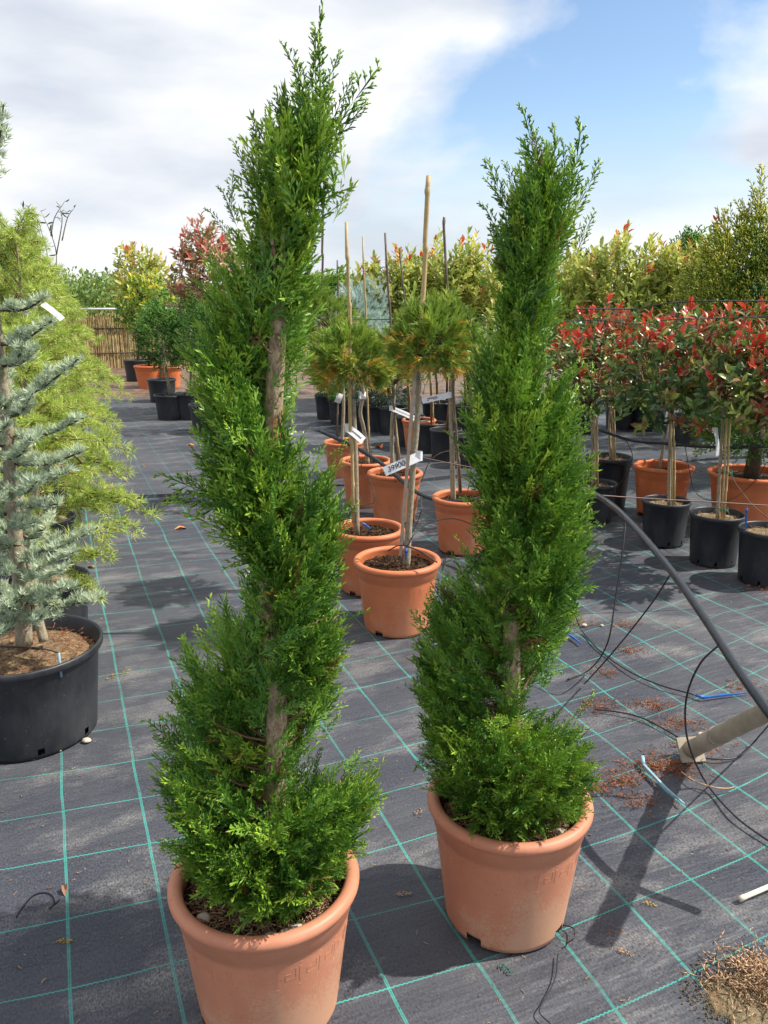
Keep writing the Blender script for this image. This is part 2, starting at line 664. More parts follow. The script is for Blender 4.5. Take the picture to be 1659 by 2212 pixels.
def bark(name, c1, c2, c3, scale=40):
    m = NT(name)
    v = m.mapped(m.obj(), (1, 1, 0.55))
    a = m.noise(scale * 2.6, 6, 0.7, v, 0.6)
    b = m.noise(scale * 0.45, 4, 0.65, v)
    c = m.mix(m.maprange(a, 0.35, 0.65), c1, c2)
    c = m.mix(m.maprange(b, 0.58, 0.68), c, c3)
    m.set(c, 0.8, 0.2)
    m.bump(a, 0.9, 0.004)
    return m.m


M['bark'] = bark('cypress_bark', (0.15, 0.10, 0.06), (0.55, 0.41, 0.27), (0.38, 0.15, 0.05))
M['bark_grey'] = bark('grey_bark', (0.22, 0.18, 0.12), (0.46, 0.39, 0.28), (0.30, 0.27, 0.14))
M['bark_dark'] = bark('dark_bark', (0.06, 0.045, 0.03), (0.14, 0.1, 0.07), (0.1, 0.08, 0.05))
M['twig'] = plain('twig_bark', (0.20, 0.115, 0.06), 0.8, 0.2)
M['dead'] = plain('dead_twig', (0.30, 0.19, 0.10), 0.85, 0.2)


def terracotta(name, base, dirt):
    m = NT(name)
    p = m.obj()
    a = m.noise(9, 5, 0.6, p)
    fine = m.noise(160, 3, 0.6, p)
    c = m.mix(m.maprange(a, 0.3, 0.7), tuple(q * 0.88 for q in base), tuple(q * 1.1 for q in base))
    # soil splashes: grains thicker low down, a real stain on the plastic
    sep = m.n('ShaderNodeSeparateXYZ')
    m.l(p, sep.inputs[0])
    low = m.maprange(sep.outputs[2], 0.0, 0.30, 0.62, 0.10)
    patch = m.maprange(m.noise(5, 4, 0.6, p), 0.35, 0.65)
    thr = m.math('ADD', m.math('MULTIPLY', low, patch), m.math('MULTIPLY', fine, 0.9))
    f = m.maprange(thr, 0.62, 0.78)
    c = m.mix(m.math('MULTIPLY', f, dirt), c, (0.56, 0.39, 0.25))
    bloom = m.math('MULTIPLY', m.maprange(m.noise(3.2, 6, 0.7, m.mapped(p, (1, 1, 0.5))), 0.5, 0.75), dirt * 0.2)
    c = m.mix(bloom, c, (0.62, 0.42, 0.33))
    dk = m.maprange(m.noise(95, 3, 0.6, p), 0.69, 0.73)
    c = m.mix(m.math('MULTIPLY', dk, 0.5), c, (0.10, 0.05, 0.03))
    m.set(c, m.maprange(a, 0.3, 0.7, 0.42, 0.6), 0.35)
    m.bump(fine, 0.12, 0.002)
    return m.m


M['terra_old'] = terracotta('weathered_terracotta_plastic', (0.57, 0.228, 0.130), 0.5)
M['terra'] = terracotta('terracotta_plastic', (0.60, 0.185, 0.078), 0.25)
M['terra_far'] = terracotta('orange_terracotta_plastic', (0.62, 0.17, 0.06), 0.1)


def black_plastic():
    m = NT('black_pot_plastic')
    p = m.obj()
    a = m.noise(6, 5, 0.65, m.mapped(p, (1, 1, 0.5)))
    rib = m.noise(60, 2, 0.5, m.mapped(p, (1, 1, 0.03)))
    dust = m.maprange(a, 0.45, 0.72)
    c = m.mix(m.math('MULTIPLY', dust, 0.35), (0.014, 0.016, 0.021), (0.11, 0.11, 0.115))
    sp = m.maprange(m.noise(90, 2, 0.5, p), 0.70, 0.75)
    c = m.mix(m.math('MULTIPLY', sp, 0.5), c, (0.22, 0.19, 0.15))
    m.set(c, m.maprange(a, 0.3, 0.7, 0.38, 0.58), 0.5)
    m.bump(rib, 0.25, 0.003)
    return m.m


M['black_pot'] = black_plastic()


def soil_mat(name, c1, c2, c3):
    m = NT(name)
    p = m.obj()
    a = m.noise(90, 5, 0.7, p)
    b = m.noise(25, 4, 0.6, p)
    c = m.mix(m.maprange(a, 0.35, 0.65), c1, c2)
    c = m.mix(m.maprange(b, 0.52, 0.66), c, c3)
    m.set(c, 0.95, 0.1)
    m.bump(a, 0.9, 0.01)
    return m.m


M['soil'] = soil_mat('potting_soil', (0.018, 0.012, 0.008), (0.07, 0.045, 0.028), (0.10, 0.075, 0.04))
M['soil_bark'] = soil_mat('bark_mulch', (0.07, 0.045, 0.03), (0.34, 0.22, 0.13), (0.42, 0.31, 0.15))
M['soil_tan'] = soil_mat('dry_tan_soil', (0.14, 0.10, 0.06), (0.34, 0.27, 0.17), (0.40, 0.30, 0.16))
M['bamboo'] = plain('bamboo', (0.50, 0.36, 0.17), 0.5, 0.4, 0.15, 30)
M['bamboo_dark'] = plain('weathered_bamboo', (0.16, 0.12, 0.085), 0.6, 0.3, 0.3, 30)
M['lath'] = plain('pale_wood_lath', (0.44, 0.33, 0.24), 0.7, 0.2, 0.15, 35)
M['hose'] = plain('black_hose', (0.022, 0.026, 0.034), 0.24, 0.6, 0.2, 30)
M['tube'] = plain('thin_black_tube', (0.018, 0.018, 0.02), 0.45, 0.45, 0.15, 30)
M['tube_brown'] = plain('dusty_brown_tube', (0.14, 0.085, 0.065), 0.5, 0.4, 0.2, 30)
M['wire'] = plain('dark_wire', (0.06, 0.055, 0.05), 0.5, 0.4, 0.2, 30, metal=0.3)
M['blue'] = plain('blue_plastic', (0.03, 0.13, 0.42), 0.45, 0.45, 0.2, 30)
M['paleblue'] = plain('faded_blue_plastic', (0.26, 0.40, 0.48), 0.45, 0.45, 0.2, 30)
M['green_tie'] = plain('green_tie', (0.01, 0.16, 0.09), 0.5, 0.4, 0.2, 30)
M['paper'] = plain('white_label_plastic', (0.78, 0.78, 0.79), 0.5, 0.4, 0.04, 20)
M['ink'] = plain('black_ink', (0.012, 0.012, 0.015), 0.6, 0.2, 0.1, 20)
M['ink_pale'] = plain('faded_ink', (0.25, 0.25, 0.28), 0.6, 0.2, 0.1, 20)
M['pole'] = plain('dusty_grey_pole', (0.36, 0.31, 0.235), 0.8, 0.2, 0.22, 14, 0.3)
M['reed'] = plain('dry_reed', (0.46, 0.35, 0.17), 0.8, 0.2, 0.45, 9)
M['rail'] = plain('galvanised_rail', (0.62, 0.63, 0.62), 0.5, 0.5, 0.08, 10)
M['pebble'] = plain('pale_pebble', (0.55, 0.47, 0.36), 0.85, 0.2, 0.25, 30)
M['straw'] = plain('brown_needles', (0.33, 0.135, 0.065), 0.85, 0.15, 0.45, 25)
M['straw_pale'] = plain('pale_dry_needles', (0.46, 0.30, 0.18), 0.85, 0.15, 0.4, 25)
M['drysprig'] = plain('yellowed_sprig', (0.46, 0.32, 0.07), 0.8, 0.2, 0.25, 30)
M['crumb'] = plain('dark_soil_crumbs', (0.05, 0.032, 0.02), 0.95, 0.1, 0.5, 40)
M['orange_leaf'] = plain('orange_fallen_leaf', (0.62, 0.22, 0.07), 0.6, 0.3, 0.25, 25)
M['brown_leaf'] = plain('brown_fallen_leaf', (0.28, 0.14, 0.08), 0.7, 0.3, 0.25, 25)
M['sand'] = soil_mat('sandy_dirt', (0.10, 0.08, 0.05), (0.34, 0.26, 0.15), (0.22, 0.13, 0.07))
M['bleached'] = plain('bleached_cane', (0.72, 0.66, 0.52), 0.6, 0.3, 0.1, 30)

# ------------------------------------------------------------------ ground
GA = R(21.8)                      # the fabric's stripes run 22 degrees left of straight ahead
UX, UY = math.cos(GA), math.sin(GA)


def fabric_material(name, shift=0.0, line=1.0):
    m = NT(name)
    pos = m.n('ShaderNodeNewGeometry').outputs['Position']
    sep = m.n('ShaderNodeSeparateXYZ')
    m.l(pos, sep.inputs[0])
    X, Y = sep.outputs[0], sep.outputs[1]
    wob = m.noise(1.6, 3, 0.5, pos)
    wob = m.math('MULTIPLY', m.math('SUBTRACT', wob, 0.5), 0.028)
    u = m.math('ADD', m.math('MULTIPLY', X, UX), m.math('MULTIPLY', Y, UY))
    w = m.math('ADD', m.math('MULTIPLY', X, -UY), m.math('MULTIPLY', Y, UX))
    u2 = m.math('ADD', u, wob)
    du = m.math('SUBTRACT', u, 0.72)
    du = m.math('MINIMUM', m.math('MAXIMUM', du, -2.2), 2.2)
    w2 = m.math('SUBTRACT', w, m.math('MULTIPLY', m.math('MULTIPLY', du, du), 0.066))
    w2 = m.math('ADD', w2, wob)

    def dist(c, c0, S):
        f = m.math('FRACT', m.math('ADD', m.math('MULTIPLY', m.math('SUBTRACT', c, c0), 1 / S), 100.5))
        return m.math('MULTIPLY', m.math('SUBTRACT', f, 0.5), S)
    dl = m.math('ABSOLUTE', dist(u2, -0.09 + shift, 0.2195))
    zig = m.math('ABSOLUTE', m.math('SUBTRACT', m.math('FRACT', m.math('MULTIPLY', u, 85)), 0.5))
    zig = m.math('MULTIPLY', m.math('SUBTRACT', zig, 0.25), 0.0055)
    dt = m.math('ABSOLUTE', m.math('ADD', dist(w2, 1.389 + shift, 0.2305), zig))
    tick = m.math('ABSOLUTE', m.math('SUBTRACT', m.math('FRACT', m.math('MULTIPLY', w, 170)), 0.5))
    lm = m.math('MULTIPLY', m.maprange(dl, 0.0030, 0.0043, 0.85, 0.0), m.maprange(tick, 0.0, 0.2, 0.55, 1.0))
    core = m.maprange(dl, 0.0004, 0.0012, 0.35, 1.0)
    lm = m.math('MULTIPLY', lm, core)
    tm = m.maprange(dt, 0.0013, 0.0023, 0.95, 0.0)
    wear = m.maprange(m.noise(3.2, 4, 0.6, pos), 0.3, 0.66, 0.28, 0.95)
    lines = m.math('MULTIPLY', m.math('MULTIPLY', m.math('MAXIMUM', lm, tm), wear), line)
    # the weave: flat tapes along the roll, thin threads across
    rot = m.mapped(pos, (1, 1, 1), rot=(0, 0, -GA))
    rib = m.noise(1.0, 2, 0.5, m.mapped(rot, (240, 110, 1)))
    thr = m.noise(1.0, 2, 0.5, m.mapped(rot, (110, 280, 1)))
    weave = m.math('ADD', m.math('MULTIPLY', rib, 0.65), m.math('MULTIPLY', thr, 0.35))
    base = m.mix(m.maprange(weave, 0.34, 0.66), (0.011, 0.013, 0.019), (0.074, 0.079, 0.102))
    big = m.noise(0.9, 5, 0.6, pos)
    base = m.mix(m.maprange(big, 0.35, 0.68), base, m.mix(0.5, base, (0.13, 0.13, 0.135)))
    dustm = m.math('MULTIPLY', m.maprange(m.noise(2.2, 6, 0.68, m.mapped(rot, (1.0, 2.2, 1))), 0.50, 0.72), m.maprange(weave, 0.38, 0.62, 0.12, 1.0))
    base = m.mix(m.math('MULTIPLY', dustm, 0.75), base, (0.33, 0.31, 0.28))
    speck = m.maprange(m.noise(70, 2, 0.5, pos), 0.735, 0.765)
    speck = m.math('MULTIPLY', speck, m.maprange(m.noise(3.0, 3, 0.6, pos), 0.42, 0.6))
    base = m.mix(m.math('MULTIPLY', speck, 0.8), base, (0.40, 0.33, 0.25))
    c = m.mix(lines, base, (0.05, 0.42, 0.345))
    # beyond the fabric: trodden earth with leaf litter, then grass
    far = m.math('ADD', Y, m.math('MULTIPLY', m.math('SUBTRACT', m.noise(0.7, 4, 0.6, pos), 0.5), 2.0))
    earth = m.mix(m.maprange(m.noise(5, 6, 0.7, pos), 0.4, 0.62), (0.07, 0.06, 0.05), (0.26, 0.15, 0.09))
    c = m.mix(m.maprange(far, 11.4, 12.2), c, earth)
    grass = m.mix(m.noise(2, 4, 0.6, pos), (0.07, 0.11, 0.03), (0.2, 0.22, 0.08))
    c = m.mix(m.maprange(far, 17.5, 20), c, grass)
    m.set(c, m.maprange(big, 0.3, 0.7, 0.48, 0.64), 0.32)
    wr = m.noise(1.0, 4, 0.55, m.mapped(rot, (1.6, 9, 1)))
    wr2 = m.noise(1.0, 3, 0.5, m.mapped(rot, (7, 2.2, 1)))
    hgt = m.math('ADD', m.math('MULTIPLY', wr, 1.0), m.math('MULTIPLY', wr2, 0.3))
    hgt = m.math('ADD', hgt, m.math('MULTIPLY', weave, 0.05))
    m.bump(hgt, 0.75, 0.04)
    return m.m


M['fabric'] = fabric_material('woven_ground_fabric')
M['fabric_far'] = fabric_material('woven_ground_fabric_second_roll', 0.07, 0.45)


def ground_h(x, y):
    r = math.hypot(x, y)
    fade = max(0.0, 1 - r / 9.0)
    return fade * 0.006 * (math.sin(x * 5.1 + y * 2.3 + 1.2 * math.sin(y * 3.7)) + 0.8 * math.sin(y * 9.0 - x * 2.8 + math.sin(x * 3.0)) - 1.6)


def build_ground():
    def axis(lo, hi, step, far):
        a = list(np.arange(lo, hi + 1e-6, step))
        s, x = step, hi
        b = []
        while x < far:
            s *= 1.35
            x += s
            b.append(x)
        s, x = step, lo
        c = []
        while x > -far:
            s *= 1.35
            x -= s
            c.append(x)
        return c[::-1] + a + b
    xs = axis(-2.6, 3.0, 0.045, 400)
    ys = axis(0.5, 6.5, 0.045, 400)
    v = [(x, y, ground_h(x, y)) for y in ys for x in xs]
    nx = len(xs)
    f = [(j * nx + i, j * nx + i + 1, (j + 1) * nx + i + 1, (j + 1) * nx + i) for j in range(len(ys) - 1) for i in range(nx - 1)]
    MB().add(v, f).build('ground_fabric', M['fabric'], kind='structure')
    # the second roll overlaps the first; its front edge lies a little raised
    a, b = G(224, 1085), G(925, 1036)
    d = (b - a).normalized()
    p0, p1 = a - d * 6, a + d * 12
    n = 200
    v, f = [], []
    nrm = Vector((-d.y, d.x, 0))
    for i in range(n + 1):
        t = i / n
        p = p0.lerp(p1, t)
        wv = 0.05 * math.sin(t * 37) + 0.025 * math.sin(t * 91 + 1)
        lift = 0.017 + 0.012 * math.sin(t * 61) * math.sin(t * 23)
        for k, (off, z) in enumerate(((0, 0.0), (0.0005, lift), (0.05, lift + 0.004), (0.25, 0.008), (8.3 - 0.32 * (p.x + 2), 0.006))):
            q = p + nrm * (off + wv * (1 if k < 3 else 0.4 if k == 3 else 0))
            v.append((q.x, q.y, z + (ground_h(q.x, q.y) if k == 0 else 0) - (0.012 if k == 0 else 0)))
    for i in range(n):
        for k in range(4):
            f.append((i * 5 + k, (i + 1) * 5 + k, (i + 1) * 5 + k + 1, i * 5 + k + 1))
    MB().add(v, f).build('ground_fabric_overlap', M['fabric_far'], kind='structure', smooth=False)


build_ground()


# ------------------------------------------------------------------ pots
def meander(r_at, z0, z1, keys, t=0.0010, h=0.0005):
    """a raised Greek key band round a pot"""
    mb = MB()
    H = z1 - z0
    stepa = 2 * math.pi / keys
    key = [(0, 0), (0, 1), (0.82, 1), (0.82, 0.28), (0.36, 0.28), (0.36, 0.66), (0.58, 0.66)]

    def pt(a, z, o):
        r = r_at(z) + o
        return Vector((r * math.cos(a), r * math.sin(a), z))

    def strip(a0, zz0, a1, zz1):
        ra = r_at((zz0 + zz1) / 2)
        if abs(zz0 - zz1) < 1e-6:
            c = [(a0, zz0 - t), (a1, zz0 - t), (a1, zz0 + t), (a0, zz0 + t)]
        else:
            da = t / ra
            c = [(a0 - da, zz0), (a0 + da, zz0), (a0 + da, zz1), (a0 - da, zz1)]
        v = [pt(a, z, -0.001) for a, z in c] + [pt(a, z, h) for a, z in c]
        mb.add(v, [(4, 5, 6, 7), (0, 1, 5, 4), (1, 2, 6, 5), (2, 3, 7, 6), (3, 0, 4, 7)])
    for k in range(keys):
        a = k * stepa
        for (x0, y0), (x1, y1) in zip(key, key[1:]):
            strip(a + x0 * stepa, z0 + y0 * H, a + x1 * stepa, z0 + y1 * H)
        strip(a + 0.0, z0 - 0.012, a + stepa * 0.99, z0 - 0.012)
        strip(a + 0.0, z1 + 0.012, a + stepa * 0.99, z1 + 0.012)
    return mb


def soil_disc(r, z, mat, parent, seed=0, bump=0.012, dome=0.0):
    v, f = [(0, 0, z + dome)], []
    rings, seg = 9, 36
    for i in range(1, rings + 1):
        rr = r * i / rings
        for k in range(seg):
            a = 2 * math.pi * k / seg
            q = Vector((rr * math.cos(a) * 22 + seed, rr * math.sin(a) * 22, seed))
            v.append((rr * math.cos(a), rr * math.sin(a), z + dome * (1 - (i / rings) ** 2) + bump * mnoise.noise(q)))
    for k in range(seg):
        f.append((0, 1 + k, 1 + (k + 1) % seg))
    for i in range(rings - 1):
        for k in range(seg):
            k2 = (k + 1) % seg
            f.append((1 + i * seg + k, 1 + (i + 1) * seg + k, 1 + (i + 1) * seg + k2, 1 + i * seg + k2))
    return MB().add(v, f).build('soil', mat, parent)


def terracotta_pot(parent, r=0.19, h=0.36, mat='terra', detail=True, soil='soil', soil_drop=0.035, keys=24, notches=4, turn=0.0, seed=0):
    rb = r * 0.74
    lip = h * 0.092

    def wall(z):
        return rb + (r * 0.925 - rb) * (z / (h * 0.93))
    prof = [(rb - 0.006, 0.0), (rb, 0.0), (wall(0.012), 0.012), (wall(0.024), 0.024)]
    for z in np.linspace(0.1, 0.74, 8) * h:
        prof.append((wall(z), z))
    zs = h * 0.80
    prof += [(wall(zs) - 0.0005, zs - 0.004), (wall(zs) + 0.0035, zs), (wall(h * 0.9) + 0.004, h * 0.9)]
    zc, rc = h - lip * 0.5, r - lip * 0.52
    for a in np.linspace(-70, 200, 15):
        prof.append((rc + lip * 0.52 * math.cos(R(a)), zc + lip * 0.5 * math.sin(R(a))))
    prof += [(wall(h * 0.9) - 0.012, h * 0.86), (wall(h * 0.5) - 0.008, h * 0.5), (wall(0.02) - 0.008, 0.012), (0.01, 0.010)]
    seg = 96 if detail else 40

    def skip(j, k):
        if not detail or j > 2:
            return False
        for q in range(notches):
            c = (turn + q * 2 * math.pi / notches) % (2 * math.pi)
            d = abs((2 * math.pi * (k + 0.5) / seg - c + math.pi) % (2 * math.pi) - math.pi)
            if d < 0.14:
                return True
        return False
    pot = MB().lathe(prof, seg, skip).build('pot', M[mat], parent)
    if detail:
        meander(lambda z: wall(z), h * 0.60, h * 0.71, keys).build('key_pattern', M[mat], pot, smooth=False)
    soil_disc(wall(h * 0.85) - 0.012, h - soil_drop - 0.012, M[soil], parent, seed)
    return pot


def nursery_pot(parent, r=0.16, h=0.28, soil='soil_tan', detail=True, soil_drop=0.03, seed=0, dome=0.0, turn=0.0):
    rb = r * 0.83

    def wall(z):
        return rb + (r * 0.95 - rb) * z / h
    prof = [(rb - 0.008, 0.0), (rb, 0.001), (wall(0.012), 0.012), (wall(0.036), 0.036), (wall(h * 0.5), h * 0.5), (wall(h * 0.9), h * 0.9), (wall(h * 0.905) + 0.001, h * 0.905),
            (r - 0.002, h * 0.925), (r, h * 0.94), (r + 0.001, h * 0.985), (r - 0.002, h), (r - 0.008, h + 0.001), (r - 0.011, h - 0.006), (wall(h * 0.88) - 0.006, h * 0.88), (wall(0.05) - 0.006, 0.03), (0.01, 0.02)]
    seg = 64 if detail else 32

    def skip(j, k):
        return detail and j == 2 and (k + int(turn)) % 8 == 0
    mb = MB().lathe(prof, seg, skip)
    pot = mb.build('pot', M['black_pot'], parent)
    soil_disc(wall(h * 0.85) - 0.01, h - soil_drop - 0.008, M[soil], parent, seed, dome=dome)
    return pot


def scatter_bits(name, mat, parent, n, fn, L=0.025, r=0.0011, seed=1):
    """loose needles and twig ends lying about: fn(rng) gives a place and a lie"""
    rng = np.random.default_rng(seed)
    tb = TB()
    tb.spindle((0, 0, 0), (0, 0.1, 0.5), 1.0 * r / L, 0, 0.5, 0.9)
    tb.spindle((0, 0.1, 0.5), (0, 0.0, 1), 1.0 * r / L, 0.5, 1, 0.2)
    P, Dr = [], []
    for _ in range(n):
        p, d = fn(rng)
        P.append(p)
        Dr.append(d)
    P, Dr = np.array(P), np.array(Dr)
    V, T, A = merge([tb.done()], P, bases(Dr), rng.uniform(0.5, 1.4, n) * L, rng.random(n), rng)
    return link(name, np_mesh(name, V, T, mat, A), parent, kind='stuff')


def pot_litter(parent, r, z, n, seed, mat='straw_pale', L=0.035, thick=None):
    def fn(rng):
        a, q = rng.uniform(0, 6.28), r * math.sqrt(rng.random())
        d = rng.normal(size=3)
        d[2] *= 0.35
        return (q * math.cos(a), q * math.sin(a), z + rng.uniform(0, 0.012)), d
    return scatter_bits('needle_litter', M[mat], parent, n, fn, L, 0.0045 if mat == 'crumb' else 0.0011, seed)


def pebble_mesh(seed, r, mat):
    rng = np.random.default_rng(seed)
    mb = MB()
    prof = [(0.001, 0), (r * .7, r * .08), (r, r * .35), (r * .75, r * .75), (r * .3, r * .92), (0.001, r * .95)]
    mb.lathe(prof, 9)
    mb.v = [(x * (1 + 0.3 * mnoise.noise(Vector((x, y, z)) * 60 + Vector((seed, 0, 0)))) * 1.2, y * (1 + 0.3 * mnoise.noise(Vector((x, y, z)) * 70 + Vector((0, seed, 0)))), z) for x, y, z in mb.v]
    return mb.mesh('pebble', mat)


# ------------------------------------------------------------------ spiral topiaries
def sm(a, b, x):
    t = np.clip((x - a) / (b - a), 0, 1)
    return t * t * (3 - 2 * t)


def topiary(label, cx, cy, hull, trunk, grooves, fronds, n, seed, pot_h=0.36, turn=0.0, droop_z=0.5, brown=0.012):
    rng = np.random.default_rng(seed)
    base = Vector((cx, cy, 0))
    th = empty('spiral_topiary', base, label, 'topiary', 'two spiral clipped topiaries')
    terracotta_pot(th, 0.199, pot_h, 'terra_old', True, 'soil', 0.035, 24, 4, turn, seed)
    pot_litter(th, 0.15, pot_h - 0.045, 1500, seed)
    pot_litter(th, 0.15, pot_h - 0.045, 420, seed + 9, 'straw', 0.03)
    pm = pebble_mesh(seed, 0.013, M['pebble'])
    for k in range(4):
        a = rng.uniform(3.6, 5.8)
        link('pebble', pm, th, (0.14 * math.cos(a), 0.14 * math.sin(a), pot_h - 0.045))
    # trunk
    tp = [D(x, y, cy) for x, y in trunk]
    tp[0].z = pot_h - 0.06
    tr = [0.021, 0.021, 0.020, 0.019, 0.017, 0.015, 0.012, 0.008, 0.004, 0.001]
    tk = MB(base).tube(catmull(tp, 5), tr, 10).build('trunk', M['bark'], th)
    zz = np.array([p.z for p in tp])
    xx = np.array([p.x for p in tp])
    o = np.argsort(zz)
    zz, xx = zz[o], xx[o]
    hp = [(D(c, y, cy), hw) for y, c, hw in hull]
    hz = np.array([p.z for p, _ in hp])
    hx = np.array([p.x for p, _ in hp])
    hr = np.array([px(max(w * 0.45, w - 25), p) for p, w in hp])
    o = np.argsort(hz)
    hz, hx, hr = hz[o], hx[o], hr[o]
    ga = np.array([g[0] for g in grooves], float)
    gz = np.array([D(g[1], g[2], cy).z for g in grooves])
    gd = np.array([g[3] for g in grooves])
    gw = np.array([g[4] for g in grooves])

    def factor(az, z):
        f = np.ones_like(z)
        below = np.zeros_like(z)
        for k in range(-4, 4):
            a = np.degrees(az) % 360 + 360 * k
            ok = (a >= ga[0]) & (a <= ga[-1])
            zc = np.interp(a, ga, gz)
            dp = np.interp(a, ga, gd)
            w = np.interp(a, ga, gw)
            d = (z - zc) / w
            q = 1 - dp * (1 - sm(0.30, 1.0, np.abs(d)))
            f = np.where(ok, np.minimum(f, q), f)
            below = np.where(ok & (d > 0) & (d < 1.2), 1.0, below)
        return f, below
    per = 6
    npl = n // per
    m = npl * 6
    z = rng.uniform(hz[0], hz[-1], m)
    Rz = np.interp(z, hz, hr)
    keep = rng.random(m) < Rz / hr.max() * 0.9 + 0.10
    z, Rz = z[keep], Rz[keep]
    az = rng.uniform(0, 2 * math.pi, len(z))
    f, under = factor(az, z + 0.062)
    keep = (Rz * f > 0.03) & (f > 0.36) & (rng.random(len(z)) < 0.08 + 0.92 * f)
    z, Rz, az, f, under = [q[keep][:npl] for q in (z, Rz, az, f, under)]
    k = len(z)
    lump = np.array([mnoise.noise(Vector((math.cos(a) * 2.4, math.sin(a) * 2.4, zi * 10 + seed))) for a, zi in zip(az, z)])
    hh = (z - hz[0]) / (hz[-1] - hz[0])
    inner = rng.random(k) < 0.24
    reach = Rz * f * (1 + 0.10 * lump) + rng.normal(0, 0.007, k)
    reach = np.where(inner, reach * rng.uniform(0.45, 0.8, k), reach)
    reach = np.maximum(reach, 0.02)
    upk = 0.90 + 1.6 * hh ** 1.2
    upk = np.where(under > 0, upk - 0.35, upk)
    upk = np.where(z < droop_z, upk - 1.15 * (droop_z - z) / max(0.01, droop_z - hz[0]), upk)
    rad = np.stack([np.cos(az), np.sin(az), np.zeros(k)], 1)
    tw = np.stack([-np.sin(az), np.cos(az), np.zeros(k)], 1)
    dp = norm(rad + np.array([0, 0, 1.0]) * upk[:, None] + tw * rng.normal(0, 0.22, k)[:, None] + rng.normal(0, 0.12, (k, 3)))
    axx = np.where(f > 0.5, np.interp(z, hz, hx), np.interp(z, zz, xx))
    tipb = np.stack([axx, np.full(k, cy), z], 1) + rad * reach[:, None]
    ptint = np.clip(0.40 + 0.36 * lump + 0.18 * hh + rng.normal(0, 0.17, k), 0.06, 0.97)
    ii = np.repeat(np.arange(k), per)
    tt = np.tile(np.linspace(0, 1, per), k)
    K = len(ii)
    lp = (0.5 + 0.5 * f[ii]) * 0.10
    size = rng.uniform(0.70, 1.12, K) * (0.72 + 0.28 * f[ii]) * (0.95 + 0.25 * hh[ii])
    d = norm(dp[ii] + rng.normal(0, 1, (K, 3)) * (0.42 - 0.26 * tt)[:, None])
    root = tipb[ii] - dp[ii] * (lp * (1 - tt))[:, None] + rng.normal(0, 0.007, (K, 3)) - dp[ii] * (0.085 * size * 0.72)[:, None]
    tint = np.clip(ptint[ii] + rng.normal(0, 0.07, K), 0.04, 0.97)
    tint = np.where(rng.random(K) < brown, 0.0, tint)
    rot = bases(d, rad[ii] * 0.5 + rng.normal(0, 0.6, (K, 3)))
    hh, axx = hh[ii], axx[ii]
    k = K
    rc = np.stack([root[:, 0] - axx, root[:, 1] - cy], 1)
    V, T, A = merge(SPRAYS, root, rot, size, tint, rng)
    V = V - np.array(base)
    # never below the soil
    V[:, 2] = np.maximum(V[:, 2], pot_h - 0.045)
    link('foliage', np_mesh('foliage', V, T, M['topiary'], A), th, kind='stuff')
    # leading shoots that stand out of the clipped outline
    P0, DD, SS = [], [], []
    for (x0, y0, x1, y1, dy) in fronds:
        a = D(x0, y0, cy)
        b = D(x1, y1, cy + dy)
        P0.append(a)
        DD.append(b - a)
        SS.append((b - a).length / 0.2)
    P0, DD, SS = np.array(P0), np.array(DD), np.array(SS)
    tint = np.clip(rng.normal(0.55, 0.15, len(P0)), 0.1, 0.95)
    V, T, A = merge(SPRAYS_LONG, P0, bases(DD, np.tile([[0.1, -1.0, 0.2]], (len(P0), 1)) + rng.normal(0, 0.4, (len(P0), 3))), SS, tint, rng)
    link('leading_shoots', np_mesh('leading_shoots', V - np.array(base), T, M['topiary'], A), th, kind='stuff')
    # branches from the trunk into the foliage
    mb = MB(base)
    for i in rng.choice(k, 260, replace=False):
        e = Vector(root[i])
        zt = e.z - (0.35 + 0.4 * hh[i]) * math.hypot(rc[i, 0], rc[i, 1]) - 0.01
        zt = max(zt, pot_h - 0.03)
        s = Vector((float(np.interp(zt, zz, xx)), cy, zt))
        mid = s.lerp(e, 0.5) + Vector((rng.normal(0, .008), rng.normal(0, .008), -0.008))
        r0 = 0.0042 * (1 - 0.5 * hh[i])
        mb.tube([s, mid, e], [r0, r0 * 0.7, r0 * 0.35], 4, cap=False)
    mb.build('branches', M['twig'], th, kind='stuff')
    return th, tk


left_hull = [(1935, 588, 95), (1890, 586, 145), (1800, 586, 222), (1700, 585, 248), (1600, 575, 240), (1500, 565, 220), (1400, 565, 202), (1300, 585, 172),
             (1200, 592, 166), (1100, 592, 166), (1000, 585, 168), (900, 575, 166), (800, 566, 166), (700, 562, 160), (600, 560, 145), (520, 572, 128), (450, 588, 114),
             (380, 604, 106), (300, 630, 100), (240, 652, 84), (180, 672, 62), (110, 684, 40), (50, 695, 22), (0, 704, 8)]
left_trunk = [(592, 1960), (598, 1500), (585, 1320), (582, 1130), (590, 900), (600, 700), (596, 590), (618, 450), (642, 330), (660, 250)]
left_grooves = [(-360, 690, 190, 0.2, 0.05), (-180, 520, 390, 0.5, 0.10), (-120, 560, 500, 0.95, 0.16), (-90, 600, 595, 0.99, 0.28), (-60, 620, 650, 0.99, 0.24), (0, 660, 715, 0.98, 0.21), (90, 600, 930, 0.9, 0.17),
                (180, 500, 1160, 0.99, 0.215), (225, 560, 1285, 0.99, 0.29), (258, 590, 1325, 0.99, 0.34), (285, 590, 1385, 0.99, 0.25), (312, 590, 1440, 0.98, 0.14), (360, 720, 1490, 0.98, 0.14), (450, 590, 1650, 0.6, 0.07), (540, 450, 1900, 0.2, 0.05)]
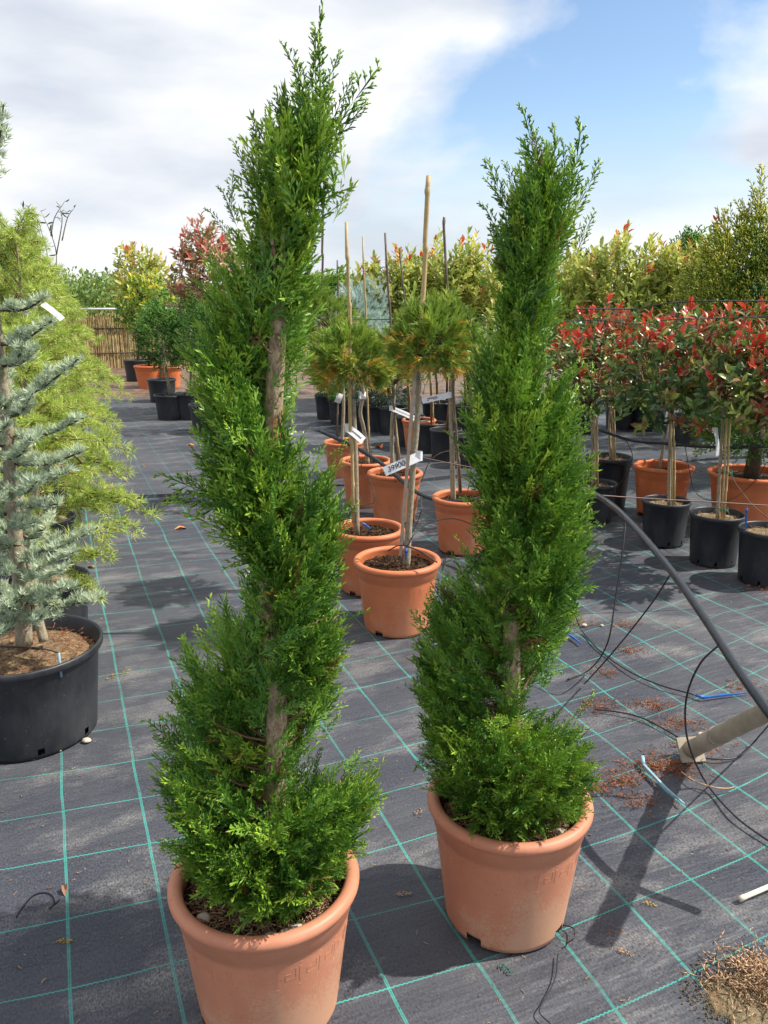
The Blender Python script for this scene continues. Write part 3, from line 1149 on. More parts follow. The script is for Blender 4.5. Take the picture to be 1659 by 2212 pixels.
left_fronds = [(672, 190, 705, 2, 0), (680, 220, 690, 40, 0.02), (665, 230, 640, 75, -0.02), (700, 320, 820, 112, 0.02), (705, 290, 765, 150, -0.04), (690, 230, 735, 95, 0.03),
               (615, 320, 580, 178, 0.02), (560, 430, 502, 288, 0), (555, 400, 550, 255, -0.03), (590, 360, 555, 280, 0.03), (515, 500, 485, 395, 0.02), (500, 520, 452, 442, -0.02), (500, 470, 492, 355, 0.04),
               (700, 330, 800, 205, 0.0), (640, 560, 690, 440, 0.0), (690, 260, 700, 60, -0.03), (660, 260, 632, 115, 0.04),
               (530, 1092, 322, 1035, -0.02), (470, 1095, 360, 1068, -0.05), (480, 1090, 440, 1000, -0.03), (500, 1100, 390, 1010, 0.0), (540, 1085, 470, 985, 0.02), (520, 1095, 340, 1050, -0.06), (540, 1080, 420, 1060, 0.03), (500, 1098, 410, 1085, -0.08), (560, 1075, 500, 1150, -0.05), (440, 860, 400, 770, -0.02), (420, 740, 405, 620, 0),
               (740, 1700, 832, 1745, -0.02), (740, 1660, 822, 1640, 0.03), (420, 1640, 312, 1555, -0.05), (700, 1000, 765, 960, 0), (720, 1160, 775, 1080, 0), (400, 1700, 345, 1720, -0.08), (690, 1600, 740, 1540, 0.0)]
tl, trunk_l = topiary('nearest spiral clipped cypress in weathered terracotta pot with bare trunk showing at mid height', -0.2504, 1.4726,
                      left_hull, left_trunk, left_grooves, left_fronds, 6000, 21, 0.325, 0.6, 0.48)
right_hull = [(1795, 1100, 85), (1750, 1104, 128), (1690, 1104, 186), (1600, 1095, 208), (1500, 1090, 212), (1400, 1082, 204), (1300, 1086, 180), (1220, 1105, 172), (1140, 1124, 168),
              (1050, 1130, 154), (950, 1133, 148), (850, 1130, 142), (780, 1126, 124), (700, 1122, 104), (640, 1128, 86), (590, 1130, 74), (540, 1138, 76), (480, 1150, 86), (420, 1162, 92),
              (370, 1174, 84), (320, 1176, 60), (270, 1172, 34), (225, 1150, 8)]
right_trunk = [(1104, 1820), (1106, 1500), (1106, 1300), (1122, 1150), (1130, 950), (1132, 750), (1135, 600), (1155, 470), (1168, 400)]
right_grooves = [(-360, 1200, 470, 0.1, 0.05), (-180, 1080, 575, 0.5, 0.085), (-90, 1130, 620, 0.4, 0.07), (0, 1200, 655, 0.5, 0.09), (90, 1130, 880, 0.7, 0.10), (180, 1040, 1112, 0.99, 0.20),
                 (225, 1080, 1215, 0.99, 0.175), (270, 1105, 1290, 0.99, 0.18), (305, 1130, 1340, 0.99, 0.17), (360, 1180, 1400, 0.98, 0.175), (450, 1100, 1570, 0.5, 0.07), (540, 980, 1760, 0.15, 0.05)]
right_fronds = [(1165, 390, 1134, 214, 0), (1170, 400, 1158, 260, 0.02), (1195, 430, 1203, 255, 0.02), (1225, 460, 1273, 250, -0.01), (1235, 470, 1305, 335, 0.02), (1225, 430, 1240, 300, 0.04), (1110, 500, 1048, 330, 0),
                (1105, 470, 1062, 375, 0.03), (1120, 430, 1092, 340, -0.02), (1100, 560, 1052, 425, 0.03), (1240, 560, 1285, 440, 0.02), (1215, 420, 1230, 300, 0), (1180, 400, 1185, 290, 0.03), (1090, 600, 1046, 545, 0.0),
                (1160, 1390, 1262, 1310, 0.05), (1150, 1400, 1230, 1400, -0.04), (1240, 940, 1302, 880, -0.06), (1270, 880, 1282, 780, -0.05), (1040, 900, 978, 905, 0.02), (1220, 1130, 1312, 1135, 0.0), (960, 1600, 892, 1660, -0.06),
                (1030, 760, 1005, 655, 0.0), (1090, 1180, 980, 1245, -0.12), (1060, 720, 1010, 655, 0.02), (950, 1640, 905, 1560, 0), (1230, 1560, 1292, 1500, 0.0)]
tr_, trunk_r = topiary('spiral clipped cypress in terracotta pot behind and to the right of the nearest one', 0.3032, 1.7461,
                       right_hull, right_trunk, right_grooves, right_fronds, 5700, 33, 0.325, 4.05, 0.47)


def extra_branches(th, tk, base, pairs, r=0.007):
    for pts in pairs:
        MB(base).tube(catmull([D(x, y, base[1] + dy) for x, y, dy in pts], 4), [r, r * 0.6, r * 0.25], 6).build('bare_branch', M['bark'], th)


extra_branches(tl, trunk_l, (-0.2504, 1.4726, 0), [[(596, 610, 0), (572, 560, -.02), (565, 500, -.02), (560, 430, 0)], [(598, 600, 0), (590, 540, -.03), (588, 470, -.03), (600, 400, 0)],
               [(598, 605, 0), (625, 540, -.02), (640, 470, -.02), (660, 400, 0)], [(597, 620, 0), (610, 560, -.03), (612, 500, -.03), (625, 440, 0)], [(585, 1310, 0), (630, 1240, -.03), (680, 1180, -.04)],
               [(590, 1440, 0), (640, 1380, -.02), (700, 1330, 0)]], 0.0065)
extra_branches(tr_, trunk_r, (0.3032, 1.7461, 0), [[(1106, 1310, 0), (1140, 1250, -.03), (1190, 1180, -.02)], [(1106, 1330, 0), (1150, 1290, -.01), (1200, 1260, 0)], [(1108, 1290, 0), (1120, 1220, -.04), (1130, 1150, -.05)]], 0.0075)


# ------------------------------------------------------------------ trees on stems, conifers, shrubs
def cane(parent, a, b, r, mat, name='stake', base=None, nodes=True):
    """bamboo cane with its joints"""
    a, b = Vector(a), Vector(b)
    base = base if base is not None else Vector((0, 0, 0))
    L = (b - a).length
    pts, rad = [], []
    t = 0.0
    while t < 1:
        pts.append(a.lerp(b, t))
        rad.append(r)
        if nodes:
            for q, k in ((0.90 * 0.2 / L, 1.0), (0.96 * 0.2 / L, 1.22), (1.02 * 0.2 / L, 1.22), (1.06 * 0.2 / L, 1.0)):
                if t + q < 1:
                    pts.append(a.lerp(b, t + q))
                    rad.append(r * k)
        t += 0.22 / L
    pts.append(b)
    rad.append(r * 0.92)
    side = (b - a).orthogonal().normalized()
    pts = [p + side * 0.006 * math.sin(i * 0.35 + L * 9) for i, p in enumerate(pts)]
    return MB(base).tube(pts, rad, 7).build(name, M[mat], parent)


def ellipsoid_points(rng, n, c, rad, inner=0.45, zmin=-1.0, lump=0.22, seed=0):
    d = norm(rng.normal(size=(n * 2, 3)))
    d = d[d[:, 2] > zmin][:n]
    n = len(d)
    lm = np.array([mnoise.noise(Vector(q) * 1.9 + Vector((seed * 3.1, 0, 0))) for q in d])
    rr = (inner + (1 - inner) * rng.random(n) ** 0.5) * (1 + lump * 1.6 * lm)
    p = np.array(c) + d * rr[:, None] * np.array(rad)
    return p, d, lm


def limbs(name, parent, base, fork, pts, r, mat, n=14, seed=0):
    rng = np.random.default_rng(seed)
    mb = MB(base)
    for i in rng.choice(len(pts), min(n, len(pts)), replace=False):
        e = Vector(pts[i])
        mid = Vector(fork).lerp(e, 0.5) + Vector((rng.normal(0, .02), rng.normal(0, .02), 0.02))
        mb.tube([fork, mid, e], [r, r * 0.6, r * 0.2], 5, cap=False)
    return mb.build(name, M[mat], parent)


def needle_head(th, base, c, rad, n, seed, mat='pine', tint_mu=0.45):
    rng = np.random.default_rng(seed)
    # clumps: shoots gathered into upright candles
    cp, cd, cl = ellipsoid_points(rng, max(20, n // 11), c, np.array(rad) * 0.80, 0.55, -0.8, 0.25, seed)
    i = rng.integers(0, len(cp), n)
    d = norm(cd[i] * 0.9 + np.array([0, 0, 0.5]) + rng.normal(0, 0.30, (n, 3)))
    p = cp[i] + rng.normal(0, 0.020, (n, 3)) + d * 0.005
    tint = np.clip(tint_mu + 0.2 * cl[i] + rng.normal(0, 0.16, n), 0, 0.8)
    tint = np.where((d[:, 2] < 0.45) & (rng.random(n) < 0.34), rng.uniform(0.84, 1, n), tint)
    foliage('crown', M[mat], th, PINE_SHOOTS, p, bases(d), rng.uniform(0.85, 1.3, n), tint)
    return cp


def price_tag(a, b, width, label, text=None, n_face=(0.5, -1, 0.35), loop=True, dark=True, curl=0.006, size=None):
    """a plastic strip label looped round a stem: a, b its ends"""
    a, b = Vector(a), Vector(b)
    th = empty('price_tag', a, label, 'price tag', 'strip labels on the plants')
    d = (b - a)
    L = d.length
    x = d.normalized()
    nf = Vector(n_face)
    nf = (nf - x * nf.dot(x)).normalized()
    y = nf.cross(x)
    v, f = [], []
    n = 10
    for i in range(n + 1):
        t = i / n
        o = nf * curl * math.sin(t * 3.14)
        for s in (-0.5, 0.5):
            v.append(x * L * t + y * width * s + o)
    for i in range(n):
        f.append((2 * i, 2 * i + 1, 2 * i + 3, 2 * i + 2))
    m = len(v)
    v2 = [q - nf * 0.0006 for q in v]
    MB().add(v + v2, f + [tuple(k + m for k in q[::-1]) for q in f]).build('strip', M['paper'], th)
    if loop:
        mb = MB()
        rr = 0.016
        pts = [Vector((rr * math.cos(q), rr * 0.9 * math.sin(q), 0)) for q in np.linspace(0, 6.28, 17)]
        vv = []
        for q in pts:
            vv += [q + Vector((0, rr * 0.7, -width * 0.5)), q + Vector((0, rr * 0.7, width * 0.5))]
        mb.add(vv, [(2 * i, 2 * i + 2, 2 * i + 3, 2 * i + 1) for i in range(16)])
        mb.build('loop', M['paper'], th)
    if text == '~':
        # a handwritten line too small to read
        mb = MB()
        pts = []
        for k in range(60):
            t = k / 59
            pts.append(x * L * (0.15 + 0.7 * t) + y * width * 0.22 * math.sin(k * 1.9) * (0.4 + 0.6 * abs(math.sin(k * 0.37))) + nf * (curl * math.sin((0.15 + 0.7 * t) * 3.14) + 0.0008))
        mb.tube(pts, 0.0008, 3, cap=False)
        mb.build('lettering', M['ink'], th)
    elif text:
        cu = bpy.data.curves.new('lettering', 'FONT')
        cu.body = text
        cu.size = size or width * 0.72
        cu.shear = 0.25
        cu.offset = 0.0002
        cu.align_x = 'CENTER'
        cu.align_y = 'CENTER'
        tmp = bpy.data.objects.new('lettering_tmp', cu)
        COL.objects.link(tmp)
        dg = bpy.context.evaluated_depsgraph_get()
        me = bpy.data.meshes.new_from_object(tmp.evaluated_get(dg))
        bpy.data.objects.remove(tmp)
        me.materials.clear()
        me.materials.append(M['ink'] if dark else M['ink_pale'])
        o = link('lettering', me, th)
        left = x if x.x > 0 else -x
        up = nf.cross(left)
        Rm = Matrix((left, up, nf)).transposed().to_4x4()
        Rm.translation = x * L * 0.64 + nf * (curl + 0.0008)
        o.matrix_local = Rm
    return th


def pine_standard(label, rim, r, h, stem, head, head_r, stake=None, stake_r=0.008, stake_mat='bamboo', n=330, seed=0, tm='terra', lath=None, detail=True, second=None):
    """grafted round pine on a bare stem in a terracotta pot; stem, stake: picture points at the pot's distance"""
    c = G(rim[0], rim[1], h)
    base = Vector((c.x, c.y, 0))
    Y = c.y
    th = empty('pine_standard', base, label, 'potted pine', 'round headed pines on bare stems in terracotta pots')
    n = int(n * 1.9)
    terracotta_pot(th, r, h, tm, detail, 'soil', 0.03, 20, 4, 1.0, seed)
    pot_litter(th, r * 0.78, h - 0.04, 260, seed, 'straw', 0.02)
    pot_litter(th, r * 0.78, h - 0.042, 420, seed + 5, 'crumb', 0.016).name = 'soil_crumbs'
    pts = [D(x, y, Y) for x, y in stem]
    pts[0].z = h - 0.06
    MB(base).tube(catmull(pts, 5), [0.017, 0.0145, 0.0135, 0.013, 0.012], 9).build('stem', M['bark_grey'], th)
    hc = D(head[0], head[1], Y)
    cp = needle_head(th, base, hc, (px(head_r[0], hc), px(head_r[0], hc), px(head_r[1], hc)), n, seed)
    limbs('limbs', th, base, pts[-1], cp, 0.006, 'bark_dark', 22, seed)
    if stake:
        a, b = D(stake[0], stake[1], Y - 0.03), D(stake[2], stake[3], Y + 0.0)
        cane(th, a, b, stake_r, stake_mat, 'bamboo_stake', base)
    if lath:
        a, b = D(lath[0], lath[1], Y - 0.045), D(lath[2], lath[3], Y - 0.035)
        MB(base).tube([a, b], [0.0105, 0.0105], 4).build('wooden_stake', M['lath'], th, smooth=False)
    if second:
        a, b = D(second[0], second[1], Y - 0.02), D(second[2], second[3], Y)
        cane(th, a, b, 0.0065, 'bamboo', 'bamboo_stake', base)
    return th, base


def tie(parent, base, p, r, mat='green_tie'):
    mb = MB(base)
    for dz in (-0.004, 0.004):
        mb.tube([p + Vector((r * math.cos(a), r * 0.8 * math.sin(a), dz + 0.003 * math.sin(2 * a))) for a in np.linspace(0, 6.28, 15)], 0.0018, 4)
    mb.tube([p + Vector((r * 0.5, -r * 0.8, 0)), p + Vector((r * 1.2, -r, -0.03)), p + Vector((r * 0.9, -r, -0.07))], 0.0018, 4)
    return mb.build('tie', M[mat], parent)


p1, b1 = pine_standard('round headed pine with wide bamboo cane in the nearest small terracotta pot between the topiaries', (858, 1205), 0.2, 0.33,
                       [(878, 1195), (884, 1130), (893, 1000), (903, 880), (905, 770)], (938, 738), (84, 72), (905, 760, 927, 380), 0.0102, 'bamboo', 420, 3, lath=(865, 1200, 898, 780))
tie(p1, b1, D(902, 815, b1.y), 0.026)
p2, b2 = pine_standard('round headed pine whose terracotta pot is half hidden behind the nearest topiary', (795, 1138), 0.19, 0.33,
                       [(770, 1130), (768, 1000), (764, 900), (760, 810)], (757, 775), (82, 70), (762, 1130, 750, 480), 0.0085, 'bamboo', 420, 5)
tie(p2, b2, D(762, 858, b2.y), 0.02)
p3, b3 = pine_standard('small round pine in the terracotta pot directly behind the 39900 label', (853, 1018), 0.19, 0.33,
                       [(849, 1010), (846, 950), (848, 900), (852, 830)], (862, 790), (52, 62), (858, 1010, 833, 503), 0.0075, 'bamboo_dark', 260, 7, second=(867, 1010, 850, 870))
p4, b4 = pine_standard('broad dark green pine on crooked knobbly stem in far left terracotta pot', (790, 992), 0.19, 0.33,
                       [(795, 980), (786, 930), (778, 890), (782, 830), (730, 730)], (690, 690), (76, 62), (690, 760, 702, 360), 0.008, 'bamboo_dark', 420, 9, second=(797, 985, 785, 511))
p5, b5 = pine_standard('round headed pine in terracotta pot just left of the farther topiary', (1002, 1070), 0.19, 0.33,
                       [(980, 1065), (976, 960), (974, 880), (980, 800)], (985, 762), (66, 62), (994, 1065, 958, 470), 0.0075, 'bamboo_dark', 300, 12, second=(992, 1065, 975, 800))
p6, b6 = pine_standard('dark pine in the farthest terracotta pot, mostly behind the nearest topiary', (742, 952), 0.17, 0.30,
                       [(738, 945), (742, 880), (740, 820)], (700, 770), (60, 45), (728, 945, 730, 562), 0.007, 'bamboo_dark', 200, 15, detail=False)
pine_standard('small pine behind with a thin dark leaning cane right of the blue spruce', (905, 905), 0.17, 0.30, [(905, 900), (900, 840), (890, 780)], (905, 720), (50, 40), (905, 900, 862, 536), 0.0075, 'bamboo_dark', 180, 18, detail=False)

price_tag(D(905, 986, b1.y - 0.025), D(830, 1019, b1.y - 0.06), 0.041, 'long white label reading 39900 hanging from the nearest pine stem', '39900-', loop=True, size=0.033)
price_tag(D(846, 882, b3.y - 0.02), D(905, 908, b3.y - 0.05), 0.034, 'narrow white label on small pine behind the 39900 label', '~', dark=False)
price_tag(D(972, 853, b5.y - 0.02), D(912, 866, b5.y - 0.04), 0.034, 'white label reading 29900 between the nearest pine stem and the farther topiary', '29900-', size=0.024)
price_tag(D(752, 925, b2.y - 0.02), D(785, 952, b2.y - 0.03), 0.042, 'curled white label on pine beside the nearest topiary', '~', dark=False)
price_tag(D(728, 870, b2.y + 0.2), D(735, 850, b2.y + 0.2), 0.034, 'small folded white label under the half hidden pine head', None, loop=False)
price_tag(D(783, 846, b4.y), D(784, 862, b4.y - 0.02), 0.05, 'square white label wrapped round the crooked knobbly stem', None, loop=False)


def conifer_clump(th, base, c, rad, n, seed, mat, size=1.0, tint_mu=0.5, zmin=-0.9, up=0.6, lump=0.2, temps=SPRAYS_FAR, name='crown'):
    rng = np.random.default_rng(seed)
    p, d, lm = ellipsoid_points(rng, n, c, rad, 0.5, zmin, lump, seed)
    n = len(p)
    dd = norm(d + np.array([0, 0, up]) + rng.normal(0, 0.35, (n, 3)))
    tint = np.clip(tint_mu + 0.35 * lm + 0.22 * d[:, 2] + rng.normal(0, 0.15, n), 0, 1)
    foliage(name, M[mat], th, temps, p, bases(dd), rng.uniform(0.7, 1.25, n) * size, tint)
    return p


def leaf_shrub(th, base, c, rad, n_shoots, seed, mat, L=0.06, tint_lo=0.3, tint_hi=0.6, top_tint=None, per=8, lump=0.25, zmin=-0.8, shoot=0.09, inner=0.35, upright=0.8):
    """shoots spread through the crown, each with leaves in a whorl towards its tip"""
    rng = np.random.default_rng(seed)
    p, d, lm = ellipsoid_points(rng, n_shoots, c, rad, inner, zmin, lump, seed)
    n_shoots = len(p)
    sd = norm(d * 0.8 + np.array([0, 0, upright]) + rng.normal(0, 0.3, (n_shoots, 3)))
    i = np.repeat(np.arange(n_shoots), per)
    k = len(i)
    t = np.tile(np.linspace(0, 1, per), n_shoots)
    ph = np.tile(np.arange(per) * 2.4, n_shoots) + rng.uniform(0, 6.28, k) * 0.2
    e1 = bases(sd)
    side = e1[i, :, 0] * np.cos(ph)[:, None] + e1[i, :, 1] * np.sin(ph)[:, None]
    pos = p[i] + sd[i] * (shoot * t)[:, None]
    ld = norm(side + sd[i] * (0.35 + 1.7 * t ** 1.5)[:, None] + rng.normal(0, 0.2, (k, 3)))
    up = sd[i] - side * 0.4 + rng.normal(0, 0.25, (k, 3))
    base_t = rng.uniform(tint_lo, tint_hi, n_shoots)[i]
    if top_tint is not None:
        hh = (p[:, 2] - c[2]) / rad[2]
        red = rng.random(n_shoots) < np.clip(top_tint[0] + top_tint[1] * hh, 0, 1)
        base_t = np.where(red[i] & (t > 0.62), rng.uniform(top_tint[2], 1.0, k), np.where(red[i] & (t > 0.25), rng.uniform(0.5, top_tint[2] + 0.04, k), base_t))
    tint = np.clip(base_t + rng.normal(0, 0.06, k), 0, 1)
    return p, sd, pos, bases(ld, up), rng.uniform(0.65, 1.15, k) * L, tint, i


def shrub_thing(name, label, cat, group, loc, c, rad, n, seed, mat, stem_mat='bark_dark', pot=None, **kw):
    th = empty(name, loc, label, cat, group)
    p, sd, pos, rot, s, tint, i = leaf_shrub(th, loc, c, rad, n, seed, mat, **kw)
    foliage('crown', M[mat], th, LEAVES, pos, rot, s, tint)
    low = Vector((loc[0], loc[1], 0.02 if pot is None else pot[1] - 0.05))
    fork = Vector((c[0], c[1], max(low.z + 0.05, c[2] - rad[2] * 0.75)))
    mb = MB(loc).tube([low, low.lerp(fork, 0.5) + Vector((0.012, 0, 0)), fork], [0.018, 0.014, 0.012], 7)
    mb.build('trunk', M[stem_mat], th)
    limbs('limbs', th, Vector(loc), fork, p, 0.009, stem_mat, 30, seed)
    if pot:
        if pot[2] == 'black':
            nursery_pot(th, pot[0], pot[1], 'soil_tan', False, seed=seed)
        else:
            terracotta_pot(th, pot[0], pot[1], pot[2], False, 'soil', seed=seed)
    return th


# ---- red photinia standards on the right, each near leaf its own piece
LEAF_MESH = []
for ci in range(6):
    row = []
    for li in range(3):
        V, T, A = LEAVES[li]
        row.append(np_mesh('leaf', V, T, M['leaf%d' % ci], None, True))
    LEAF_MESH.append(row)


def photinia_standard(label, rim, r, h, stem, head, head_r, shoots, seed, n_leaves=280, pot='black', canes=2, group='red leaved photinia standards on the right', Yoff=0.0, soil='soil_tan'):
    c = G(rim[0], rim[1], h)
    base = Vector((c.x, c.y, 0))
    Y = c.y
    th = empty('photinia_tree', base, label, 'potted tree', group)
    if pot == 'black':
        nursery_pot(th, r, h, soil, True, 0.03, seed, turn=seed)
        pot_litter(th, r * 0.78, h - 0.04, 420, seed, 'straw_pale', 0.03)
    else:
        terracotta_pot(th, r, h, pot, True, 'soil', 0.05, 20, 4, 0.3, seed)
    pts = [D(x, y, Y) for x, y in stem]
    pts[0].z = h - 0.06
    MB(base).tube(catmull(pts, 4), [0.012, 0.010, 0.009, 0.008], 8).build('stem', M['bark_grey'], th)
    if canes:
        for k in range(canes):
            o = Vector((0.014 + 0.016 * k, -0.02, 0))
            cane(th, pts[0] + o, pts[-1].lerp(pts[0], 0.12 * k) + o, 0.006, 'bamboo', 'cane', base)
    hc = D(head[0], head[1] + 14, Y + Yoff)
    rad = (px(head_r[0] * 1.1, hc), px(head_r[0], hc) * 0.95, px(head_r[1] * 1.06, hc))
    p, sd, pos, rot, s, tint, i = leaf_shrub(th, base, hc, rad, int(shoots * 1.6), seed, 'photinia', 0.066, 0.05, 0.64, (0.30, 0.60, 0.63), 9, 0.25, -0.9, 0.085, 0.3, 0.9)
    mb = MB(base)
    fork = pts[-1] - Vector((0, 0, 0.04))
    rng = np.random.default_rng(seed)
    for q in range(len(p)):
        e = Vector(p[q])
        mb.tube([e, e + Vector(sd[q]) * 0.09], [0.0022, 0.0012], 4, cap=False)
    for q in rng.choice(len(p), min(40, len(p)), replace=False):
        e = Vector(p[q])
        mid = fork.lerp(e, 0.5) + Vector((rng.normal(0, .02), rng.normal(0, .02), -0.02))
        mb.tube([fork, mid, e], [0.006, 0.004, 0.002], 4, cap=False)
    tw = mb.build('branches', M['twig'], th, kind='stuff')
    # the leaves nearest the camera are single pieces, the rest one mass
    order = np.argsort(pos[:, 1] - 0.25 * (pos[:, 2] - hc.z) + rng.normal(0, 0.05, len(pos)))
    single = np.zeros(len(pos), bool)
    single[order[:n_leaves]] = True
    off = np.array(base)
    for q in np.where(single)[0]:
        t = tint[q]
        ci = 0 if t < 0.2 else 1 if t < 0.4 else 2 if t < 0.57 else 3 if t < 0.7 else 4 if t < 0.9 else 5
        o = link('leaf', LEAF_MESH[ci][int(rng.integers(3))], tw)
        Mx = Matrix(rot[q].tolist()).to_4x4()
        Mx = Mx @ Matrix.Scale(float(s[q]), 4)
        Mx.translation = Vector(pos[q]) - base
        o.matrix_local = Mx
    r_ = ~single
    foliage('leaf_mass', M['photinia'], th, LEAVES, pos[r_], rot[r_], s[r_], tint[r_])
    return th, base, pts


ph1, pb1, pp1 = photinia_standard('red tipped photinia standard in the left one of the three nearest black pots at right', (1440, 1080), 0.145, 0.27, [(1447, 1078), (1446, 990), (1450, 900), (1440, 840)], (1432, 800), (125, 128), 95, 41)
ph2, pb2, pp2 = photinia_standard('red tipped photinia standard with hanging white label in the middle black pot at right', (1550, 1108), 0.15, 0.29, [(1552, 1105), (1556, 1000), (1562, 900), (1566, 840)], (1570, 815), (135, 122), 110, 43)
ph3, pb3, pp3 = photinia_standard('photinia standard in black pot cut by the right edge of the picture', (1665, 1142), 0.16, 0.29, [(1672, 1140), (1676, 1000), (1680, 860)], (1690, 835), (110, 105), 90, 47, 200)
ph4, pb4, pp4 = photinia_standard('photinia standard in tall black pot close to the farther topiary', (1315, 985), 0.165, 0.36, [(1322, 980), (1316, 930), (1318, 870), (1312, 820)], (1300, 755), (95, 92), 90, 53, 200)
ph5, pb5, pp5 = photinia_standard('photinia with thick forked trunk in the terracotta pot behind the black ones', (1434, 1003), 0.205, 0.35, [(1425, 995), (1437, 940), (1446, 890), (1450, 850)], (1490, 775), (120, 95), 70, 57, 120, pot='terra_far', canes=0)
ph6, pb6, pp6 = photinia_standard('photinia of which only the small black pot edge shows behind the farther topiary', (1288, 1042), 0.14, 0.26, [(1283, 1040), (1280, 960), (1276, 860)], (1250, 800), (80, 80), 55, 59, 100)

tie(ph2, pb2, pp2[0] + Vector((0.02, -0.015, 0.30)), 0.026)
tie(ph2, pb2, pp2[0] + Vector((0.02, -0.015, 0.085)), 0.026)
tie(ph1, pb1, pp1[0] + Vector((0.02, -0.015, 0.03)), 0.024)
price_tag(D(1546, 930, pb2.y - 0.03), D(1550, 985, pb2.y - 0.035), 0.028, 'white label hanging down from the photinia cane at right', None, loop=True)

# bushy thuja in terracotta at the right edge
tc = G(1622, 1018, 0.36)
thuja = empty('potted_thuja', (tc.x, tc.y, 0), 'bushy green thuja with thick trunk in wide terracotta pot at right edge', 'potted conifer')
terracotta_pot(thuja, 0.27, 0.36, 'terra_far', False, 'soil', seed=4)
hc = D(1650, 880, tc.y)
conifer_clump(thuja, None, hc, (0.30, 0.28, 0.36), 900, 61, 'green_conifer', 0.8, 0.55)
MB((tc.x, tc.y, 0)).tube([(tc.x, tc.y, 0.3), (tc.x + 0.02, tc.y, 0.5), (tc.x + 0.03, tc.y, 0.9)], [0.05, 0.042, 0.02], 10).build('trunk', M['bark_dark'], thuja)

# golden cypress
gc = D(1650, 760, YS * 6.3)
gold = empty('golden_cypress', (gc.x, gc.y, 0), 'tall golden green cypress rising behind the red leaves at right edge', 'conifer')
hz0 = D(1650, 640, YS * 6.3)
conifer_clump(gold, None, (hz0.x + 0.02, 6.3 * YS, 1.12), (0.60, 0.5, 0.98), 2100, 71, 'gold_cypress', 1.55, 0.42, -0.95, 0.8, 0.2, SPRAYS_MID)
conifer_clump(gold, None, (hz0.x + 0.04, 6.3 * YS, 1.05), (0.46, 0.4, 0.76), 900, 73, 'green_conifer', 1.3, 0.25, -0.95, 0.7, 0.15, SPRAYS_FAR, 'inner_crown')
rg = np.random.default_rng(72)
tips = [(1600, 700, 1545, 520), (1590, 640, 1550, 495), (1600, 560, 1590, 455), (1620, 520, 1600, 420), (1630, 500, 1650, 345), (1640, 500, 1655, 400), (1585, 650, 1530, 580), (1650, 520, 1625, 380), (1610, 600, 1560, 540), (1630, 560, 1612, 440), (1655, 540, 1640, 440)]
P0 = np.array([D(a, b, 6.2 * YS) for a, b, _, _ in tips])
P1_ = np.array([D(c, d, 6.2 * YS) for _, _, c, d in tips])
foliage('leading_shoots', M['gold_cypress'], gold, SPRAYS_LONG, P0, bases(P1_ - P0, np.tile([[0.1, -1, 0.1]], (len(P0), 1))), np.linalg.norm(P1_ - P0, axis=1) / 0.2, rg.uniform(0.5, 1, len(P0)))
MB((gc.x, gc.y, 0)).tube([(gc.x, gc.y, 0), (gc.x + 0.05, gc.y, 0.6), (gc.x + 0.05, gc.y, 1.6)], [0.05, 0.04, 0.01], 8).build('trunk', M['bark_dark'], gold)

